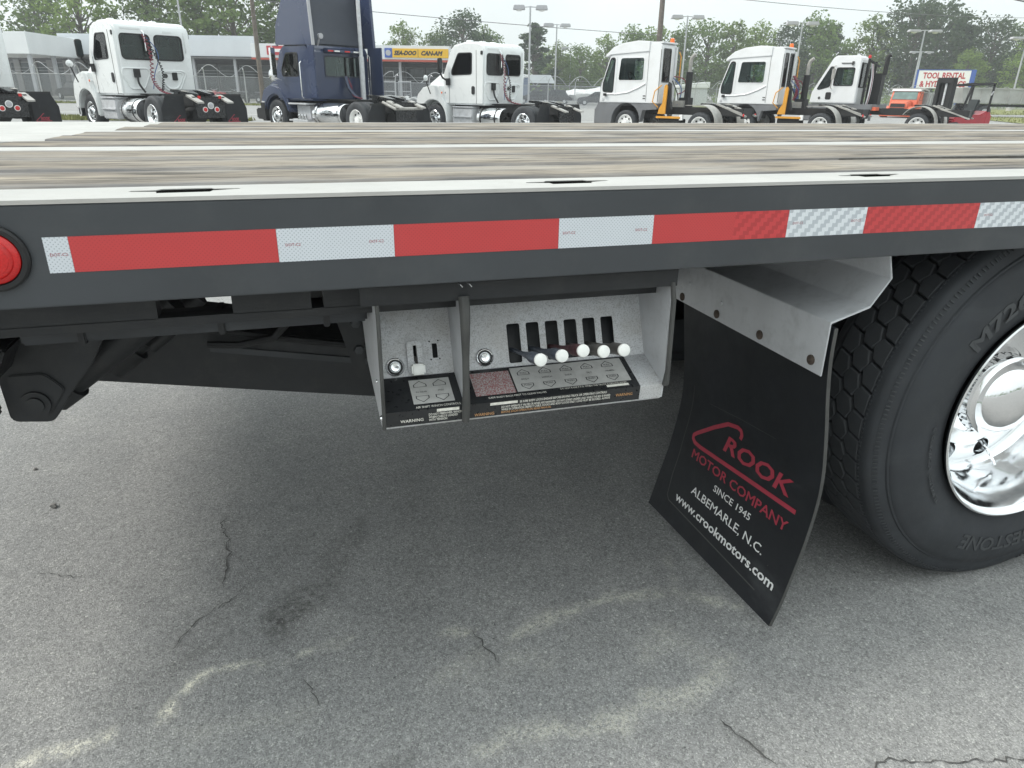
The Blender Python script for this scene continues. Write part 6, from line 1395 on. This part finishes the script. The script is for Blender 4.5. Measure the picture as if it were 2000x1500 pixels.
car('dark car with red lights parked under the canopy behind the fence', -40.6, 70, R(40), 'black'); car('dark car parked by the glass front right of the canopy', -36.6, 71, R(60), 'wall')
def quad(lab, lat, D, rz, mat):
    t = thing('quad_bike', lab, 'quad bike', B(lat, D), rz, 'quad bikes in front of the showroom'); m = MB()
    m.prism([(-.9, .55), (-.85, .78), (-.3, .80), (0, .72), (.4, .95), (.85, .85), (.95, .62)], 'x', -.22, .22); m.build('body', M[mat], t, bevel=.04)
    m = MB()
    for y in (-.65, .65): m.prism([(y-.4, .62), (y-.25, .84), (y+.25, .84), (y+.4, .62), (y+.2, .74), (y-.2, .74)], 'x', -.55, .55)
    m.build('mudguard', M[mat], t, bevel=.02); m = MB(); m.tube([(-.4, .32, 1.12), (-.1, .42, 1.02), (.1, .42, 1.02), (.4, .32, 1.12)], .02, 6); m.tube([(0, .45, .85), (0, .42, 1.02)], .03, 6); m.build('handlebar', M['polegrey'], t)
    m = MB(); m.box(-.4, .4, .55, 1.0, .88, .91); m.box(-.4, .4, -1.0, -.5, .88, .91); m.build('rack', M['polegrey'], t); m = MB(); m.prism([(-.6, .8), (-.55, .9), (.1, .86), (.2, .8)], 'x', -.17, .17); m.build('seat', M['seat'], t, bevel=.03)
    for y in (-.65, .65):
        for s in (-1, 1):
            m = MB(); m.lathe([(0, .12), (0, .25), (-.04*s, .31), (-.24*s, .31), (-.26*s, .12)], (s*.58, y, .31), 'x', 16); w = m.build('wheel', M['rubber'], t); m = MB(); m.lathe([(-.02*s, .001), (.004*s, .13)], (s*.58, y, .31), 'x', 12); m.build('rim', M['galv'], w)
    return t
for lab, la, D, rz, mt in (('red and white quad bike just right of the leftmost white truck cab', -26.0, 66, R(50), 'signred'), ('black quad bike with racks in the middle of the row behind the fence', -24.1, 65.5, R(35), 'black'), ('dark quad bike nearest the brown utility pole', -21.6, 66, R(60), 'wall'), ('black quad bike behind the blue truck hood', -19.2, 67, R(40), 'black'), ('white quad bike in front of the yellow sign bay', -9.6, 69, R(45), 'truckwhite'), ('grey quad bike in front of the showroom beside the white truck mirror', -7.6, 70, R(60), 'galv')): quad(lab, la, D, rz, mt)
for k, (la, D) in enumerate(((-13.2, 69), (-11.6, 69.3), (-10.2, 69.6))):
    t = thing('steel_rack', ('galvanised display rack right behind the blue truck', 'middle galvanised display rack under the yellow sign', 'galvanised display rack left of the white truck mirror')[k], 'rack', B(la, D), -YAW, 'galvanised display racks'); m = MB()
    for x in (-.55, .55): m.tube([(x, 0, 0), (x, 0, 2.2)], .04, 6)
    m.build('upright', M['polegrey'], t); m = MB()
    for z in (.4, 1.3, 2.15): m.tube([(-.55, 0, z), (.55, 0, z)], .035, 6)
    m.build('cross_bar', M['polegrey'], t)
# ------------------------------------------------------------------ trees
def leaves(b, rnd, c, rad, n, size, squash=.8):
    for _ in range(n):
        d = Vector((rnd.gauss(0, 1), rnd.gauss(0, 1), rnd.gauss(0, 1))).normalized()*rad*(rnd.random()**.45); d.z *= squash; p = c+d
        a = Vector((rnd.gauss(0, 1), rnd.gauss(0, 1), rnd.gauss(0, .7))).normalized(); u = a.cross(Vector((rnd.gauss(0, 1), rnd.gauss(0, 1), rnd.gauss(0, 1)))).normalized(); s = size*rnd.uniform(.5, 1.3)
        b.add([p+a*s, p+u*s*.6, p-a*s, p-u*s*.6], [(0, 1, 2, 3)])
def tree(seed, h, cw, base, mat, nclump, nleaf, size, shape='round'):
    rnd = random.Random(seed); t = bpy.data.objects.new('tree', None); COL.objects.link(t); tr = MB(); cr = MB()
    top = Vector((rnd.uniform(-.3, .3), rnd.uniform(-.3, .3), h*.93)); pts = [Vector((0, 0, -.3)), Vector((rnd.uniform(-.1, .1), rnd.uniform(-.1, .1), h*.3)), Vector((rnd.uniform(-.3, .3), rnd.uniform(-.3, .3), h*.6)), top]; tr.tube(pts, [h*.022, h*.018, h*.011, h*.003], 7)
    for i in range(nclump):
        k = (i+.5)/nclump; z = base+(1-base)*k
        if shape == 'round': prof = math.sin(PI*min(1, .12+k*.86))**.7
        elif shape == 'cone': prof = (1-k)**.75*1.0+.10
        else: prof = (.5+.5*math.sin(PI*min(1, k*1.05)))*(.75 if k < .3 else 1)
        a = i*2.4+rnd.uniform(-.5, .5); rr_ = cw*.5*prof*rnd.uniform(.35, 1.0); c = Vector((math.cos(a)*rr_, math.sin(a)*rr_, h*z*rnd.uniform(.94, 1.03)))
        st = Vector((0, 0, min(c.z-.2, h*.85)*rnd.uniform(.6, .85))); st.x, st.y = 0, 0; tr.tube([st, (st+c)/2+Vector((0, 0, .1*h*.1)), c], [h*.008, h*.005, h*.0025], 5)
        leaves(cr, rnd, c, cw*.155*rnd.uniform(.7, 1.35)*(.55 if shape == 'cone' else 1), nleaf, size, .75)
    tr.build('trunk', M['bark'], t, smooth=60); cr.build('crown', M[mat], t, norm=False, smooth=0); return t
PR = [tree(1, 12, 9.5, .10, 'leaf', 52, 88, .25), tree(2, 12, 8.5, .08, 'leafl', 48, 80, .24), tree(3, 12, 10, .14, 'leafd', 50, 92, .24, 'ragged'), tree(4, 12, 7.5, .06, 'leafd', 60, 110, .22, 'cone'), tree(5, 12, 9, .12, 'leaf', 40, 72, .25, 'ragged'), tree(6, 12, 6.5, .10, 'leafl', 34, 90, .24, 'ragged')]
used = set()
def put(pi, lat, D, top, label, wide=1.0, cat='tree'):
    src = PR[pi]
    if pi not in used: used.add(pi); o = src
    else: o = copy_tree(src)
    o.location = B(lat, D); h = top-o.location.z; s = h/12; o.scale = (s*wide, s*wide, s); o.rotation_euler = (0, 0, random.Random(lat*7.3+D).uniform(0, 6.28)); tag(o, label, cat, 'trees along the edge of the lot'); o.name = ('broadleaf_tree', 'broadleaf_tree', 'pine_tree', 'conifer_tree', 'broadleaf_tree', 'slender_tree')[pi]
for a in [(0, -66, 108, 13.5, 'large leafy tree behind the left end of the showroom canopy'), (1, -58, 104, 15.0, 'pale green tree directly behind the leftmost white truck cab, left side'), (0, -50.5, 108, 14.5, 'broad tree behind the roof of the leftmost white truck', 1.1), (0, -42.5, 104, 14.8, 'dense tree filling the sky right of the leftmost white truck', 1.15), (4, -36.5, 100, 14.0, 'loose leafy tree behind the bare lamp pole'), (0, -30.5, 106, 15.5, 'big tree left of the brown utility pole', 1.1), (1, -25.5, 102, 14.2, 'bright green tree just right of the brown utility pole'), (4, -80, 112, 9.5, 'low thin tree at the far left edge above the canopy'), (1, -74, 112, 8.0, 'small pale tree peeking over the canopy at the left'),
          (1, -20.0, 138, 11.5, 'round tree just right of the blue truck fairing'), (0, -15.0, 142, 10.8, 'tree above the left end of the yellow sign'), (2, -9.6, 138, 13.5, 'dark open branched tree rising over the second white day cab truck'), (0, -5.6, 142, 11.2, 'leafy tree above the rear of the second white day cab truck'), (3, 3.4, 146, 12.4, 'dark dense cone shaped tree behind the tallest lamp post', 1.5), (1, 8.0, 152, 9.6, 'light green tree left of the thin distant lamp post'), (4, 12.4, 148, 9.2, 'thin leaved tree behind the thin distant lamp post'), (1, 17.5, 150, 10.8, 'pale tree over the covered boats'), (0, 23.0, 150, 12.2, 'tree leaning out above the first yard tractor roof'), (5, 27.0, 152, 12.8, 'slender tree hidden partly by the thick utility pole'),
          (0, 31.5, 150, 12.4, 'tree right of the lamp post by the first yard tractor'), (4, 37.0, 150, 13.8, 'open crowned tree left of the middle yard tractor roof'), (5, 41.2, 148, 13.6, 'slender pale tree over the middle yard tractor roof'), (1, 46.5, 150, 13.2, 'pale green tree behind the middle yard tractor beacon'), (2, 52.5, 150, 13.4, 'dark tree behind the middle yard tractor lamp post'), (0, 58.0, 150, 14.8, 'tall leafy tree right of the twin lamp heads', 1.0), (3, 62.8, 156, 13.8, 'dark pointed tree behind the rightmost yard tractor', 1.3), (1, 68.5, 150, 14.6, 'bright green tree left of the tall pines'), (2, 75.2, 148, 17.4, 'tallest dark pine behind the tool rental sign, left one'), (2, 80.5, 150, 17.6, 'tall dark pine behind the tool rental sign, right one'), (3, 86.0, 152, 15.4, 'dark conifer right of the tall pines', 1.5), (2, 91.5, 150, 15.0, 'dark pine at the right above the dump trailer'), (4, 97.0, 150, 14.2, 'thin crowned tree near the right edge'), (1, 88.5, 132, 10.5, 'bright green tree in front of the pines at the right edge', 1.2), (1, 78.5, 134, 8.5, 'low pale green tree between the pines and the forklift', 1.1), (0, 103, 150, 13.6, 'leafy tree cut by the right edge of the frame')]:
    put(*a)
rw = random.Random(21); b = MB()
for i in range(420):
    la = rw.uniform(-98, 120); D = rw.uniform(153, 185) if la > -24 else rw.uniform(112, 135); hgt = rw.uniform(4.5, 10)+(2.5 if la > 45 else 0)
    for _ in range(3): leaves(b, rw, B(la, D, hgt*rw.uniform(.3, .9)), rw.uniform(1.6, 3.0), 60, .36, .9)
tag(b.build('far_wood', M['leaf'], norm=False, smooth=0), kind='stuff')
b = MB()
for i in range(170):
    la = rw.uniform(-120, 120); D = -rw.uniform(62, 80); q = B(la, D, 0); q.z = GZ+rw.uniform(1, 7.5); leaves(b, rw, q, rw.uniform(1.6, 2.8), 60, .42, .9)
tag(b.build('far_wood', M['leaf'], norm=False, smooth=0), kind='stuff')
b = MB()
for k in range(260):
    la = rw.uniform(-20, 110); D = rw.uniform(104, 140); leaves(b, rw, B(la, D, rw.uniform(.4, 1.6)), rw.uniform(.8, 1.6), 26, .3, .8)
tag(b.build('roadside_brush', M['leafl'], norm=False, smooth=0), kind='stuff')

# ------------------------------------------------------------------ thin haze over the whole place
HAZE = 0.0008
m = MB(); m.box(-420, 420, -320, 420, -2.0, 60)
hz = m.build('haze', [], None, smooth=0)
hm = bpy.data.materials.new('haze_air'); hm.use_nodes = True; hn = hm.node_tree; hn.nodes.clear()
ho = hn.nodes.new('ShaderNodeOutputMaterial'); hv = hn.nodes.new('ShaderNodeVolumePrincipled')
hv.inputs['Color'].default_value = (.93, .96, 1, 1); hv.inputs['Density'].default_value = HAZE; hv.inputs['Anisotropy'].default_value = .2
hn.links.new(hv.outputs[0], ho.inputs['Volume']); hz.data.materials.append(hm); tag(hz, kind='stuff')
